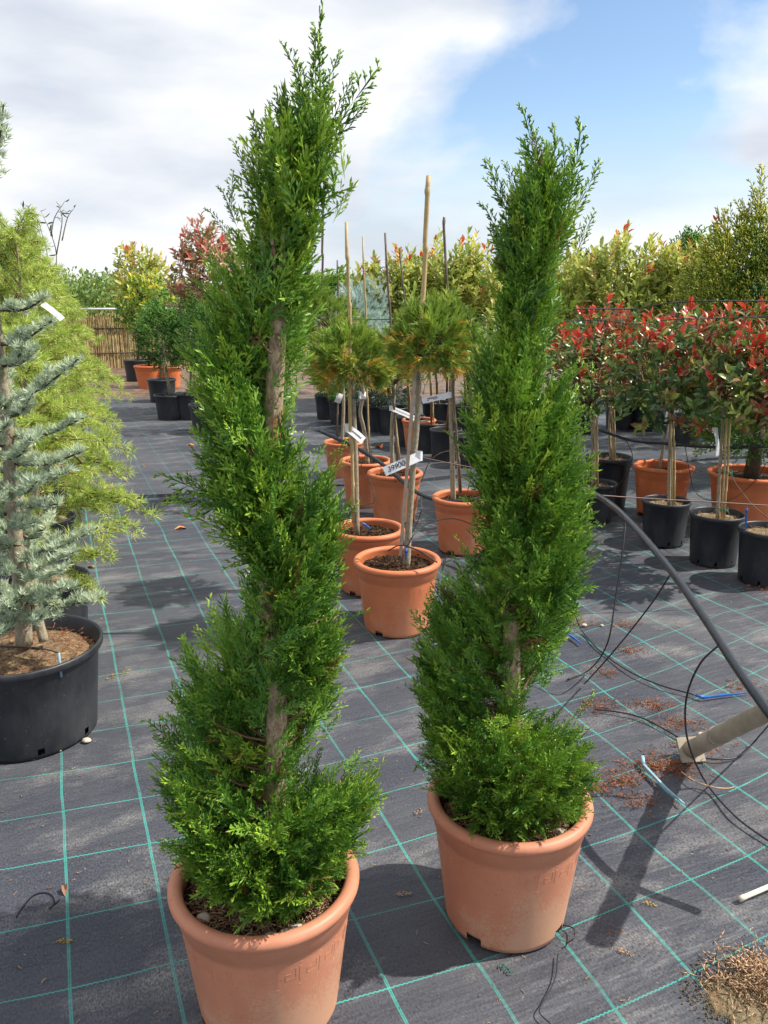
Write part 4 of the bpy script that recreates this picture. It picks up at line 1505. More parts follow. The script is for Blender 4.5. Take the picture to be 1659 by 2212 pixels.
# ---- blue cedar on the left
def blue_cedar():
    c = G(45, 1388, 0.33)
    base = Vector((c.x, c.y, 0))
    Y = c.y
    th = empty('blue_cedar', base, 'silvery blue cedar with two trunks in big black pot at left edge', 'potted conifer')
    nursery_pot(th, 0.268, 0.33, 'soil_bark', True, 0.05, 3, 0.03, turn=3)
    pot_litter(th, 0.22, 0.285, 700, 81, 'straw', 0.035)
    t1 = [(52, 1392), (48, 1300), (35, 1180), (22, 1020), (10, 860), (-5, 720), (-25, 500), (-40, 250)]
    pts = [D(x, y, Y) for x, y in t1]
    MB(base).tube(catmull(pts, 5), [0.030, 0.026, 0.024, 0.022, 0.019, 0.015, 0.01, 0.004], 10).build('trunk', M['bark_grey'], th)
    t2 = [D(95, 1385, Y + 0.02), D(82, 1330, Y + 0.03), D(60, 1200, Y + 0.05), D(45, 1050, Y + 0.06)]
    MB(base).tube(catmull(t2, 5), [0.018, 0.016, 0.012, 0.006], 8).build('trunk', M['bark_grey'], th)
    rng = np.random.default_rng(83)
    seen = [(-5, 668, 104, 640, -.05), (-5, 745, 112, 692, -.08), (0, 790, 85, 752, -.12), (10, 870, 169, 776, -.15), (20, 900, 70, 850, -.2), (23, 945, 180, 903, -.05), (10, 990, 70, 950, -.2), (30, 1000, 177, 976, -.15),
            (25, 1030, 148, 1018, -.2), (30, 1060, 80, 1040, -.25), (20, 1130, 80, 1125, -.2), (38, 1200, 211, 1140, -.1), (40, 1210, 167, 1190, -.2), (40, 1240, 140, 1230, -.25), (45, 1300, 221, 1291, -.12),
            (45, 1290, 140, 1265, -.25), (40, 1310, 10, 1300, -.25), (45, 1330, 90, 1330, -.22), (20, 1180, -30, 1160, -.2), (30, 1060, -20, 1075, -.2), (10, 960, -30, 930, -.15), (40, 1330, -10, 1370, -.26), (45, 1280, -20, 1270, -.2),
            (-30, 400, 8, 226, 0.0), (-30, 420, 4, 268, -.05), (0, 800, -40, 760, -.1), (15, 880, -20, 840, -.15),
            (30, 1080, 95, 1090, -.1), (35, 1150, 100, 1150, .1), (20, 1000, 90, 980, .12), (40, 1250, 120, 1290, .1), (30, 1220, -10, 1220, -.15)]
    mb = MB(base)
    P, Dd, S = [], [], []

    def branch(a, b, sag=0.02):
        mid = a.lerp(b, 0.5) + Vector((0, 0, -sag))
        path = catmull([a, mid, b], 6)
        mb.tube(path, [0.007, 0.0022], 5, cap=False)
        L = (b - a).length
        n = max(5, int(L / 0.0135))
        for k in range(n):
            t = 0.12 + 0.88 * k / n
            q = path[0].lerp(path[-1], t) if len(path) < 3 else path[min(len(path) - 1, int(t * (len(path) - 1)))].lerp(path[min(len(path) - 1, int(t * (len(path) - 1)) + 1)], (t * (len(path) - 1)) % 1)
            for _ in range(2):
                j = Vector((rng.normal(0, .007), rng.normal(0, .015), rng.normal(0, .004)))
                P.append(q + j)
                Dd.append(Vector((rng.normal(0, .45), rng.normal(0, .5), 1.0)) + (b - a).normalized() * 0.4)
                S.append(rng.uniform(0.75, 1.2))
    for (x0, y0, x1, y1, dy) in seen:
        a, b = D(x0, y0, Y), D(x1, y1, Y + dy)
        branch(a, b)
        for _ in range(1):
            t = rng.uniform(0.3, 0.75)
            q = a.lerp(b, t)
            e = q + Vector((rng.normal(0.03, .05), rng.uniform(-.12, .04), rng.uniform(-.02, .05)))
            branch(q, e, 0.006)
    for k in range(16):
        t = rng.uniform(0.05, 0.5)
        q = pts[0].lerp(pts[-1], t)
        q = Vector((float(np.interp(q.z, [p.z for p in pts], [p.x for p in pts])), Y, q.z))
        a = rng.uniform(1.5, 4.2)
        ln = (0.35 - 0.22 * t) * rng.uniform(0.6, 1.1)
        branch(q, q + Vector((math.cos(a) * ln, math.sin(a) * ln, 0.05 + 0.15 * rng.random())))
    mb.build('branches', M['bark_dark'], th, kind='stuff')
    foliage('needles', M['blue_cedar'], th, CEDAR_TUFTS, np.array(P), bases(np.array(Dd)), np.array(S), np.clip(rng.normal(0.5, 0.22, len(P)), 0, 1))
    # drip line with its stake
    a = D(125, 1395, Y - 0.16)
    a.z = 0.28
    MB(base).tube([a, a + Vector((0.0, 0, 0.085))], 0.0045, 6).build('drip_stake', M['paleblue'], th)
    MB(base).tube(catmull([a + Vector((0, 0, .085)), a + Vector((-.06, 0, .10)), a + Vector((-.22, .02, .098)), a + Vector((-.5, .02, .10))], 5), 0.0025, 5).build('drip_tube', M['tube'], th)
    return th


blue_cedar()


# ---- yellow-green deodars behind it
def deodar(label, loc, height, spread, seed, pot_r=0.2, pot_h=0.3, nb=46, lean=(0, 0), extra=()):
    rng = np.random.default_rng(seed)
    base = Vector((loc[0], loc[1], 0))
    th = empty('deodar_cedar', base, label, 'potted conifer', 'yellow green drooping cedars along the left')
    nursery_pot(th, pot_r, pot_h, 'soil_tan', False, seed=seed)
    top = base + Vector((lean[0], lean[1], height))
    pts = [base + Vector((0, 0, pot_h - 0.05)), base.lerp(top, 0.5) + Vector((0, 0, 0)), top]
    MB(base).tube(catmull(pts, 8), [0.02, 0.014, 0.004], 7).build('trunk', M['bark_grey'], th)
    mb = MB(base)
    P, Dd, S = [], [], []

    def branch(a, d, L, droop):
        path = []
        for k in range(8):
            t = k / 7
            path.append(a + d * L * t + Vector((0, 0, 0.10 * L * math.sin(t * 2.2) - droop * L * t ** 2.2)))
        mb.tube(path, [0.005, 0.0015], 4, cap=False)
        n = max(5, int(L / 0.015))
        for k in range(n):
            t = 0.12 + 0.88 * (k + rng.random()) / n
            f = min(6.999, t * 7)
            q = path[int(f)].lerp(path[int(f) + 1], f % 1)
            tg = path[int(f) + 1] - path[int(f)]
            P.append(q + Vector(rng.normal(0, .006, 3)))
            Dd.append(tg.normalized() * 0.9 + Vector((rng.normal(0, .6), rng.normal(0, .6), 0.35 + rng.normal(0, .4))))
            S.append(rng.uniform(0.75, 1.2))
        return path
    for k in range(nb):
        t = (k + rng.random()) / nb
        z = pot_h + 0.08 + (height - pot_h - 0.1) * t
        a = Vector((base.x + lean[0] * t, base.y + lean[1] * t, z))
        az = k * 2.4 + rng.normal(0, .3)
        L = spread * (1.05 - 0.82 * t ** 1.3) * rng.uniform(0.75, 1.15)
        d = Vector((math.cos(az), math.sin(az), 0.60 + 0.9 * t)).normalized()
        path = branch(a, d, L, 0.42 - 0.2 * t)
        for s in range(4):
            q = path[2 + s]
            az2 = az + rng.choice([-1, 1]) * rng.uniform(0.5, 1.1)
            branch(q, Vector((math.cos(az2), math.sin(az2), rng.uniform(-0.1, 0.4))).normalized(), L * rng.uniform(0.25, 0.5), 0.5)
    for (x0, y0, x1, y1, Y0, Y1) in extra:
        a, b = D(x0, y0, Y0), D(x1, y1, Y1)
        path = branch(a, (b - a).normalized(), (b - a).length, 0.12)
        for s in range(3):
            q = path[2 + s]
            branch(q, ((b - a).normalized() + Vector(rng.normal(0, .45, 3))).normalized(), (b - a).length * 0.3, 0.3)
    mb.build('branches', M['dead'], th, kind='stuff')
    foliage('needles', M['deodar'], th, DEODAR_TUFTS, np.array(P), bases(np.array(Dd)), np.array(S) * 1.3, np.clip(rng.normal(0.5, 0.2, len(P)), 0, 1))
    return th


deodar('yellow green drooping cedar right behind the blue cedar, its branches reaching over the path', (-1.49, 3.44), 1.35, 0.40, 91, 0.18, 0.28, 30,
       extra=[(150, 950, 285, 975, 3.39, 3.27), (140, 1010, 275, 1010, 3.39, 3.22), (130, 1090, 330, 1105, 3.39, 3.16), (130, 1100, 240, 1110, 3.39, 3.16), (150, 1230, 240, 1190, 3.39, 3.22), (150, 1240, 215, 1290, 3.39, 3.22), (130, 1050, 225, 1080, 3.39, 3.22)])
deodar('tall yellow green drooping cedar with slim top, second behind the blue cedar', (-1.94, 4.46), 1.82, 0.58, 92, 0.2, 0.28, 48, (0.05, 0))
deodar('yellow green drooping cedar third along the left of the path', (-2.44, 5.85), 1.88, 0.68, 93, 0.2, 0.3, 48)
deodar('yellow green drooping cedar fourth along the left of the path', (-3.13, 7.57), 1.85, 0.72, 94, 0.2, 0.3, 46)
deodar('yellow green drooping cedar farthest along the left of the path', (-4.42, 10.35), 1.75, 0.75, 95, 0.22, 0.3, 46)
deodar('yellow green drooping cedar at the very left edge behind the blue cedar top', (-2.34, 4.89), 1.95, 0.55, 96, 0.2, 0.28, 46)
# white label on them
price_tag(D(92, 656, YS * 2.9), D(135, 690, YS * 2.85), 0.022, 'white strip label in the yellow green cedar branches at upper left', None, loop=False)
# olive-like sapling with bare twigs
ol = G(120, 1010, 0)
sap = empty('bare_sapling', (ol.x, ol.y, 0), 'thin sparse leaved sapling sticking up above the yellow green cedars at left', 'sapling')
mb = MB((ol.x, ol.y, 0))
so = D(128, 700, ol.y)
tw = [[(128, 700), (118, 620), (100, 540), (84, 480)], [(118, 620), (122, 550), (108, 500), (88, 455)], [(122, 550), (134, 480), (130, 450)], [(110, 510), (118, 470), (140, 435)], [(134, 520), (146, 470), (160, 450)], [(84, 480), (66, 455), (50, 450)]]
MB((ol.x, ol.y, 0)).tube([(ol.x, ol.y, 0), Vector((ol.x, ol.y, 0)).lerp(so, 0.5), so], [0.012, 0.01, 0.007], 6).build('trunk', M['bark_grey'], sap)
P, Dd = [], []
for t in tw:
    pts = [D(x, y, ol.y) for x, y in t]
    MB((ol.x, ol.y, 0)).tube(catmull(pts, 4), [0.006, 0.002], 5).build('branch', M['bark_grey'], sap)
    for q in catmull(pts, 3)[3:]:
        P.append(q)
        Dd.append(Vector((random.uniform(-1, 1), random.uniform(-.5, .5), random.uniform(-.2, .9))))
foliage('leaves', M['grey_conifer'], sap, [leaf_template(1, 0.12)], np.array(P), bases(np.array(Dd)), 0.065, 0.4)

# ---- plants along the far end of the path
def W(x, y):
    g = G(x, y)
    return (g.x, g.y, 0)


def placed_shrub(name, label, cat, group, ground_px, crown_px, crown_r, n, seed, mat, pot=None, **kw):
    g = G(*ground_px)
    c = D(crown_px[0], crown_px[1], g.y)
    rr = (px(crown_r[0], c), px(crown_r[0], c), px(crown_r[1], c))
    return shrub_thing(name, label, cat, group, (g.x, g.y, 0), c, rr, n, seed, mat, pot=pot, **kw)


placed_shrub('euonymus_standard', 'yellow and green variegated standard in orange terracotta pot at the path end', 'potted shrub', None, (325, 838), (318, 665), (58, 62), 150, 101, 'yellow_leaf', pot=(0.24, 0.36, 'terra_far'), L=0.09, tint_lo=0.1, tint_hi=0.75, top_tint=(0.35, 0.5, 0.7))
placed_shrub('photinia_shrub', 'olive leaved shrub with brownish shoot tips behind the variegated standard', 'shrub', None, (300, 822), (300, 605), (50, 55), 110, 103, 'olive_leaf', pot=(0.24, 0.36, 'black'), L=0.13, tint_lo=0.3, tint_hi=0.8, top_tint=(0.1, 0.5, 0.9), shoot=0.18)
placed_shrub('photinia_shrub', 'tall bronze and red photinia partly behind the nearest topiary', 'shrub', None, (450, 890), (452, 628), (68, 138), 330, 105, 'bronze_leaf', pot=(0.2, 0.32, 'black'), L=0.09, tint_lo=0.05, tint_hi=0.7, top_tint=(0.3, 0.4, 0.7), shoot=0.13)
gg = G(372, 905)
cyp = empty('cypress_standard', (gg.x, gg.y, 0), 'dense green cypress ball on bare stem in black pot by the path', 'potted conifer')
nursery_pot(cyp, 0.2, 0.30, 'soil', False, seed=5)
hc = D(352, 735, gg.y)
conifer_clump(cyp, None, hc, (px(46, hc), px(46, hc), px(62, hc)), 700, 107, 'green_conifer', 0.95, 0.4)
MB((gg.x, gg.y, 0)).tube([(gg.x, gg.y, 0.25), (gg.x - 0.03, gg.y, 0.55), tuple(hc)], [0.022, 0.018, 0.012], 7).build('stem', M['bark_grey'], cyp)
for k, (x, y, r, lab) in enumerate([(418, 905, 0.21, 'black pot with thin stems next to the cypress ball pot'), (455, 935, 0.22, 'wide black pot touching the nearest topiary outline at left'), (352, 868, 0.2, 'far black pot behind the cypress ball stem'), (306, 815, 0.22, 'farthest black pot beside the orange terracotta pot')]):
    g = G(x, y)
    t = empty('black_pot_plant', (g.x, g.y, 0), lab, 'potted plant', 'black pots by the path')
    nursery_pot(t, r, 0.32, 'soil', False, seed=k + 60)
    mb = MB((g.x, g.y, 0))
    for q in range(2):
        o = Vector((g.x + 0.05 * q - 0.02, g.y, 0.27))
        mb.tube([o, o + Vector((0.02, 0, 0.35)), o + Vector((0.04 - 0.05 * q, 0, 0.75))], [0.014, 0.012, 0.008], 6)
    mb.build('stem', M['bark_grey'], t)
    conifer_clump(t, None, (g.x + 0.02, g.y, 1.05), (0.2, 0.2, 0.3), 260, 110 + k, 'green_conifer', 0.9, 0.35)
g = G(338, 842)
t = empty('terracotta_pot_plant', (g.x + 0.12, g.y + 0.35, 0), 'second orange terracotta pot peeking out behind the variegated standard', 'potted plant')
terracotta_pot(t, 0.22, 0.34, 'terra_far', False, 'soil', seed=9)
conifer_clump(t, None, (g.x + 0.12, g.y + 0.35, 0.62), (0.16, 0.16, 0.25), 200, 119, 'green_conifer', 0.9, 0.5)

# ---- black pots in the middle distance
mid = [(851, 938, 0.17, .30, 'black pot of grey green conifer left of the small pine stem', 'grey'), (883, 962, 0.16, .30, 'black pot with tan soil just left of the nearest pine lath', 'stem'),
       (931, 977, 0.155, .29, 'black pot with tan gravel and leaning cane right of the nearest pine stem', 'stem'), (962, 994, 0.15, .29, 'square shouldered black pot behind the pine pot by the farther topiary', 'stem'),
       (1015, 1008, 0.14, .28, 'black pot half behind the farther topiary foliage', 'stem'), (817, 930, 0.17, .29, 'black pot behind the crooked pine stem', 'grey'),
       (782, 926, 0.17, .29, 'black pot behind the curled white label', 'stem'), (742, 916, 0.18, .30, 'black pot in the row nearest the first topiary', 'green'),
       (944, 925, 0.18, .30, 'black pot in the second row under the 29900 label', 'stem'), (1004, 930, 0.17, .29, 'low black pot with blue tie beside the farther topiary', 'stem'),
       (712, 905, 0.18, .30, 'leftmost black pot of the middle row', 'green')]
for k, (x, y, r, h, lab, kind) in enumerate(mid):
    g = G(x, y)
    t = empty('black_pot_plant', (g.x, g.y, 0), lab, 'potted plant', 'black pots in the middle distance')
    nursery_pot(t, r, h, 'soil_tan' if k % 3 else 'soil', False, seed=k + 20)
    if kind == 'grey':
        conifer_clump(t, None, (g.x, g.y, h + 0.22), (0.17, 0.17, 0.26), 330, 130 + k, 'grey_conifer', 0.8, 0.5)
        MB((g.x, g.y, 0)).tube([(g.x, g.y, h - 0.06), (g.x, g.y, h + 0.2)], [0.012, 0.006], 6).build('stem', M['bark_dark'], t)
    elif kind == 'green':
        conifer_clump(t, None, (g.x, g.y, h + 0.35), (0.2, 0.2, 0.4), 420, 130 + k, 'green_conifer', 0.9, 0.4)
        MB((g.x, g.y, 0)).tube([(g.x, g.y, h - 0.06), (g.x, g.y, h + 0.2)], [0.012, 0.006], 6).build('stem', M['bark_dark'], t)
    else:
        o = Vector((g.x, g.y, h - 0.06))
        e = o + Vector((random.uniform(-.06, .06), 0, 0.62))
        MB((g.x, g.y, 0)).tube([o, o.lerp(e, .5) + Vector((.01, 0, 0)), e], [0.012, 0.011, 0.009], 6).build('stem', M['twig'], t)
        cane(t, o + Vector((.03, -.01, 0)), e + Vector((.0, -.01, 0.02)), 0.006, 'bamboo', 'cane', Vector((g.x, g.y, 0)))
        p, sd, pos, rot, s, tint, i = leaf_shrub(t, None, (e.x, e.y, e.z + 0.1), (0.17, 0.17, 0.19), 40, 140 + k, 'olive_leaf', L=0.06, tint_lo=0.0, tint_hi=0.45)
        foliage('crown', M['olive_leaf'], t, LEAVES, pos, rot, s, tint)

# ---- background planting
g = G(770, 880)
bl = empty('blue_spruce', (g.x, g.y, 0), 'pale blue spruce between the bamboo canes in the background', 'conifer')
rngb = np.random.default_rng(150)
c = D(768, 735, g.y)
p, d, lm = ellipsoid_points(rngb, 2600, c, (px(74, c), px(74, c), px(112, c)), 0.45, -0.9, 0.32, 15)
foliage('crown', M['blue_spruce'], bl, PINE_SHOOTS, p, bases(norm(d + np.array([0, 0, .45]) + rngb.normal(0, .4, p.shape))), rngb.uniform(1.2, 1.9, len(p)), np.clip(.5 + .6 * lm + rngb.normal(0, .2, len(p)), 0, 1))
MB((g.x, g.y, 0)).tube([(g.x, g.y, 0), (g.x, g.y, c.z)], [0.03, 0.015], 7).build('trunk', M['bark_dark'], bl)
g = G(690, 840)
rp = empty('round_pine', (g.x, g.y, 0), 'rounded yellow green pine bush on the skyline beside the nearest topiary', 'conifer')
c = D(690, 660, g.y)
p, d, lm = ellipsoid_points(rngb, 1300, c, (px(55, c), px(55, c), px(58, c)), 0.5, -0.8, 0.15, 17)
foliage('crown', M['deodar'], rp, PINE_SHOOTS, p, bases(norm(d + np.array([0, 0, .6]) + rngb.normal(0, .35, p.shape))), rngb.uniform(1.3, 2.2, len(p)), np.clip(.15 + .5 * lm + .2 * d[:, 2] + rngb.normal(0, .12, len(p)), 0, .6))
MB((g.x, g.y, 0)).tube([(g.x, g.y, 0), (g.x, g.y, c.z)], [0.04, 0.02], 7).build('trunk', M['bark_dark'], rp)

hedge = [((800, 868), (800, 680), (40, 75), 'slim olive photinia with single red tip just right of the blue spruce'), ((850, 872), (850, 672), (52, 88), 'olive yellow photinia shrub behind the small pine'),
         ((905, 866), (910, 660), (56, 92), 'olive yellow photinia shrub behind the wide bamboo cane'), ((965, 868), (965, 650), (58, 96), 'olive yellow photinia shrub behind the pine by the farther topiary'),
         ((1030, 866), (1030, 640), (60, 92), 'tall olive yellow photinia shrub touching the farther topiary on its left'), ((1250, 876), (1245, 660), (55, 100), 'olive yellow photinia shrub just right of the farther topiary'),
         ((1330, 880), (1325, 640), (62, 105), 'olive photinia shrub with upright shoots against the sky at right'), ((1410, 876), (1400, 655), (56, 95), 'bushy olive photinia shrub between the upright shoots and the golden leaves'),
         ((1478, 880), (1472, 640), (55, 88), 'golden leaved photinia shrub left of the golden cypress'), ((1545, 885), (1535, 640), (48, 90), 'loose thin photinia shrub touching the golden cypress')]
HEDGE = []
for k, (gp, cpx, crr, lab) in enumerate(hedge):
    hs = placed_shrub('photinia_shrub', lab, 'shrub', 'olive yellow photinia shrubs in the background', gp, cpx, crr, 150 if k != 9 else 60, 160 + k, 'olive_leaf', L=0.115, tint_lo=0.15, tint_hi=0.86, top_tint=(0.0, 0.22, 0.86), shoot=0.24, per=10, lump=0.3, upright=1.5)
    HEDGE.append(hs)
# upright shoots with red tips against the sky
for k, x, y0, y1 in [(0, 797, 660, 592), (9, 1548, 640, 468), (6, 1336, 620, 536), (4, 968 + 30, 610, 560), (7, 1395, 620, 560), (8, 1470, 600, 545), (5, 1275, 620, 560), (3, 985, 610, 575)]:
    hs = HEDGE[k]
    b = hs.location
    a, e = D(x - 4, y0, b.y - 0.1), D(x, y1, b.y - 0.1)
    MB(b).tube([a, a.lerp(e, .5) + Vector((.01, 0, 0)), e], [0.006, 0.0045, 0.003], 5).build('shoot', M['twig'], hs)
    P, Dd, Ti = [], [], []
    n_ = max(8, int((e - a).length / 0.028))
    for q in range(n_):
        t = q / (n_ - 1)
        an = q * 2.4
        P.append(a.lerp(e, t))
        Dd.append(Vector((math.cos(an), math.sin(an), 0.5 + 1.3 * t)))
        Ti.append(1.0 if t > 0.78 and k in (0, 9, 3, 5) else 0.9 if t > 0.8 else random.uniform(.4, .8))
    foliage('shoot_leaves', M['olive_leaf'], hs, LEAVES, np.array(P), bases(np.array(Dd)), 0.10, np.array(Ti))

# red tipped and green conifers further back
gb = G(1440, 850)
far_c = [((1440, 862), (1480, 610), (40, 90), 'feathery grey green conifer with spiky tips on the skyline at right', 'green_conifer'), ((1260, 858), (1262, 640), (36, 70), 'feathery conifer tip on the skyline beside the farther topiary', 'green_conifer'),
         ((1010, 850), (1000, 655), (40, 60), 'dark green conifer behind the olive shrubs in the middle', 'green_conifer'), ((730, 850), (735, 665), (40, 50), 'dark green bush on the skyline behind the blue spruce', 'green_conifer')]
for k, (gp, cpx, crr, lab, mt) in enumerate(far_c):
    g = G(*gp)
    c = D(cpx[0], cpx[1], g.y)
    t = empty('background_conifer', (g.x, g.y, 0), lab, 'conifer', 'conifers on the skyline')
    conifer_clump(t, None, c, (px(crr[0], c), px(crr[0], c), px(crr[1], c)), 700, 180 + k, mt, 1.6, 0.5, up=1.2)
    MB((g.x, g.y, 0)).tube([(g.x, g.y, 0), tuple(c)], [0.04, 0.02], 7).build('trunk', M['bark_dark'], t)

# thuja and low pots in the shade behind the photinias
for k, (x, y, lab) in enumerate([(1480, 960, 'black pot of green thuja in the shade behind the red photinias'), (1400, 930, 'black pot farther back in the shade behind the red photinias'), (1340, 925, 'black pot of thuja behind the tall black pot at right'), (1590, 945, 'black pot of thuja deep behind the labelled photinia'), (1250, 935, 'black pot of thuja behind the farther topiary on its right')]):
    g = G(x, y)
    t = empty('black_pot_plant', (g.x, g.y, 0), lab, 'potted plant', 'black pots behind the photinias')
    nursery_pot(t, 0.19, 0.3, 'soil', False, seed=k + 90)
    conifer_clump(t, None, (g.x, g.y, 0.72), (0.3, 0.3, 0.42), 520, 190 + k, 'green_conifer', 1.0, 0.4)
    MB((g.x, g.y, 0)).tube([(g.x, g.y, 0.2), (g.x, g.y, 0.7)], [0.02, 0.01], 6).build('stem', M['bark_dark'], t)

# ---- reed fence and far trees
def reed_fence():
    a, b = G(120, 800), G(420, 788)
    d = (b - a).normalized()
    th = empty('reed_fence', a, 'dry reed fence closing the far end of the path', 'fence')
    rng = np.random.default_rng(7)
    n = 420
    L = (b - a).length
    tb = MB(a)
    P = []
    mb = MB(a)
    for i in range(n):
        p = a + d * (L * (i + rng.random()) / n) + Vector((0, rng.normal(0, .02), 0))
        top = p + Vector((rng.normal(0, .03), rng.normal(0, .02), 1.0 + rng.normal(0, 0.06)))
        mb.tube([p, top], [0.011, 0.008], 4, cap=False)
    mb.build('reeds', M['reed'], th, kind='stuff')
    for z, mt, r in ((0.78, 'bark_dark', 0.014), (0.3, 'bark_dark', 0.012)):
        MB(a).tube([a + Vector((0, -.05, z)), b + Vector((0, -.05, z))], r, 6).build('rail', M[mt], th)
    pr = empty('pipe_rail', a + Vector((0, -0.2, 0)), 'pale metal pipe rail running above the reed fence', 'rail')
    o = a + Vector((0, -0.2, 0))
    MB(o).tube([o + Vector((0, 0, 1.17)), b + Vector((0, -.2, 1.15))], 0.022, 8).build('pipe', M['rail'], pr)
    for q in (0.0, 1.0):
        p = o.lerp(b + Vector((0, -.2, 0)), q)
        MB(o).tube([p, p + Vector((0, 0, 1.17))], 0.02, 8).build('post', M['rail'], pr)


reed_fence()
far = [((215, 690), 24, (2.6, 1.25), 'round far tree beyond the reed fence'), ((150, 690), 22, (2.2, 1.0), 'low far tree left of the round one beyond the fence'), ((300, 690), 26, (3.0, 1.1), 'far tree right of the round one beyond the fence'), ((60, 690), 22, (2.5, 1.1), 'far tree at the left edge of the skyline'),
       ((430, 690), 28, (3.5, 1.1), 'far tree hidden mostly by the bronze photinia'), ((600, 690), 30, (4, 1.1), 'far tree behind the nearest topiary'), ((760, 690), 32, (4, 1.1), 'far tree behind the blue spruce'), ((900, 690), 30, (4, 1.1), 'far tree behind the bamboo canes'),
       ((1060, 690), 30, (4, 1.1), 'far tree behind the farther topiary'), ((1220, 690), 28, (3.6, 1.2), 'far tree seen right of the farther topiary'), ((1380, 690), 28, (3.6, 1.2), 'far tree behind the olive shrubs at right'), ((1540, 690), 28, (3.6, 1.2), 'far tree behind the golden cypress'), ((1720, 690), 28, (3.6, 1.3), 'far tree at the right edge of the skyline')]
for k, ((x, y), Y, (rx, hgt), lab) in enumerate(far):
    c = D(x, y, Y)
    th = empty('far_tree', (c.x, Y, 0), lab, 'tree', 'far trees along the skyline')
    rng = np.random.default_rng(200 + k)
    p, d, lm = ellipsoid_points(rng, 3600, (c.x, Y, 0.75), (rx, rx * .6, hgt), 0.55, -0.4, 0.25, 20 + k)
    foliage('crown', M['far_leaf'], th, FAR_LEAVES, p, bases(norm(d + rng.normal(0, .6, p.shape)), d + rng.normal(0, .5, p.shape)), rng.uniform(.09, .18, len(p)), np.clip(.5 + .5 * lm + rng.normal(0, .2, len(p)), 0, 1))
    MB((c.x, Y, 0)).tube([(c.x, Y, 0), (c.x, Y, 0.8)], [0.12, 0.06], 7).build('trunk', M['bark_dark'], th)


# ------------------------------------------------------------------ pipes, tubes, wires, pole
def line_thing(name, label, cat, pts, r, mat, group=None, sides=8, n=8, base=None):
    pts = [Vector(p) for p in pts]
    base = pts[0] if base is None else base
    o = MB(base).tube(catmull(pts, n), r, sides).build(name, M[mat])
    o.location = base
    tag(o, label, cat, group)
    return o


line_thing('irrigation_pipe', 'thick black irrigation pipe sagging past the terracotta pots and arching down at right', 'pipe',
           [D(690, 930, YS * 5.2), D(770, 968, YS * 5.0), D(822, 1000, YS * 4.85), D(868, 1038, YS * 4.7), D(905, 1066, YS * 4.55), D(950, 1081, YS * 4.4), D(1000, 1083, YS * 4.28), D(1060, 1072, YS * 4.15), D(1150, 1050, YS * 4.0), D(1230, 1048, YS * 3.6), D(1282, 1066, YS * 3.3),
            D(1330, 1098, YS * 2.95), D(1392, 1162, YS * 2.62), D(1455, 1240, YS * 2.35), D(1522, 1335, YS * 2.12), D(1582, 1428, YS * 1.93), D(1632, 1500, YS * 1.80), D(1690, 1575, YS * 1.70), D(1800, 1690, YS * 1.6)], 0.0128, 'hose', sides=12)
line_thing('irrigation_pipe', 'thin black irrigation pipe crossing behind the photinia stems', 'pipe', [D(1270, 920, YS * 5.2), D(1360, 950, YS * 5.0), D(1440, 958, YS * 4.9), D(1520, 965, YS * 4.8), D(1600, 966, YS * 4.7), D(1700, 962, YS * 4.6)], 0.010, 'hose')
GRP = 'thin black drip tubes'


def gz(x, y, z=0.004):
    return G(x, y, z)


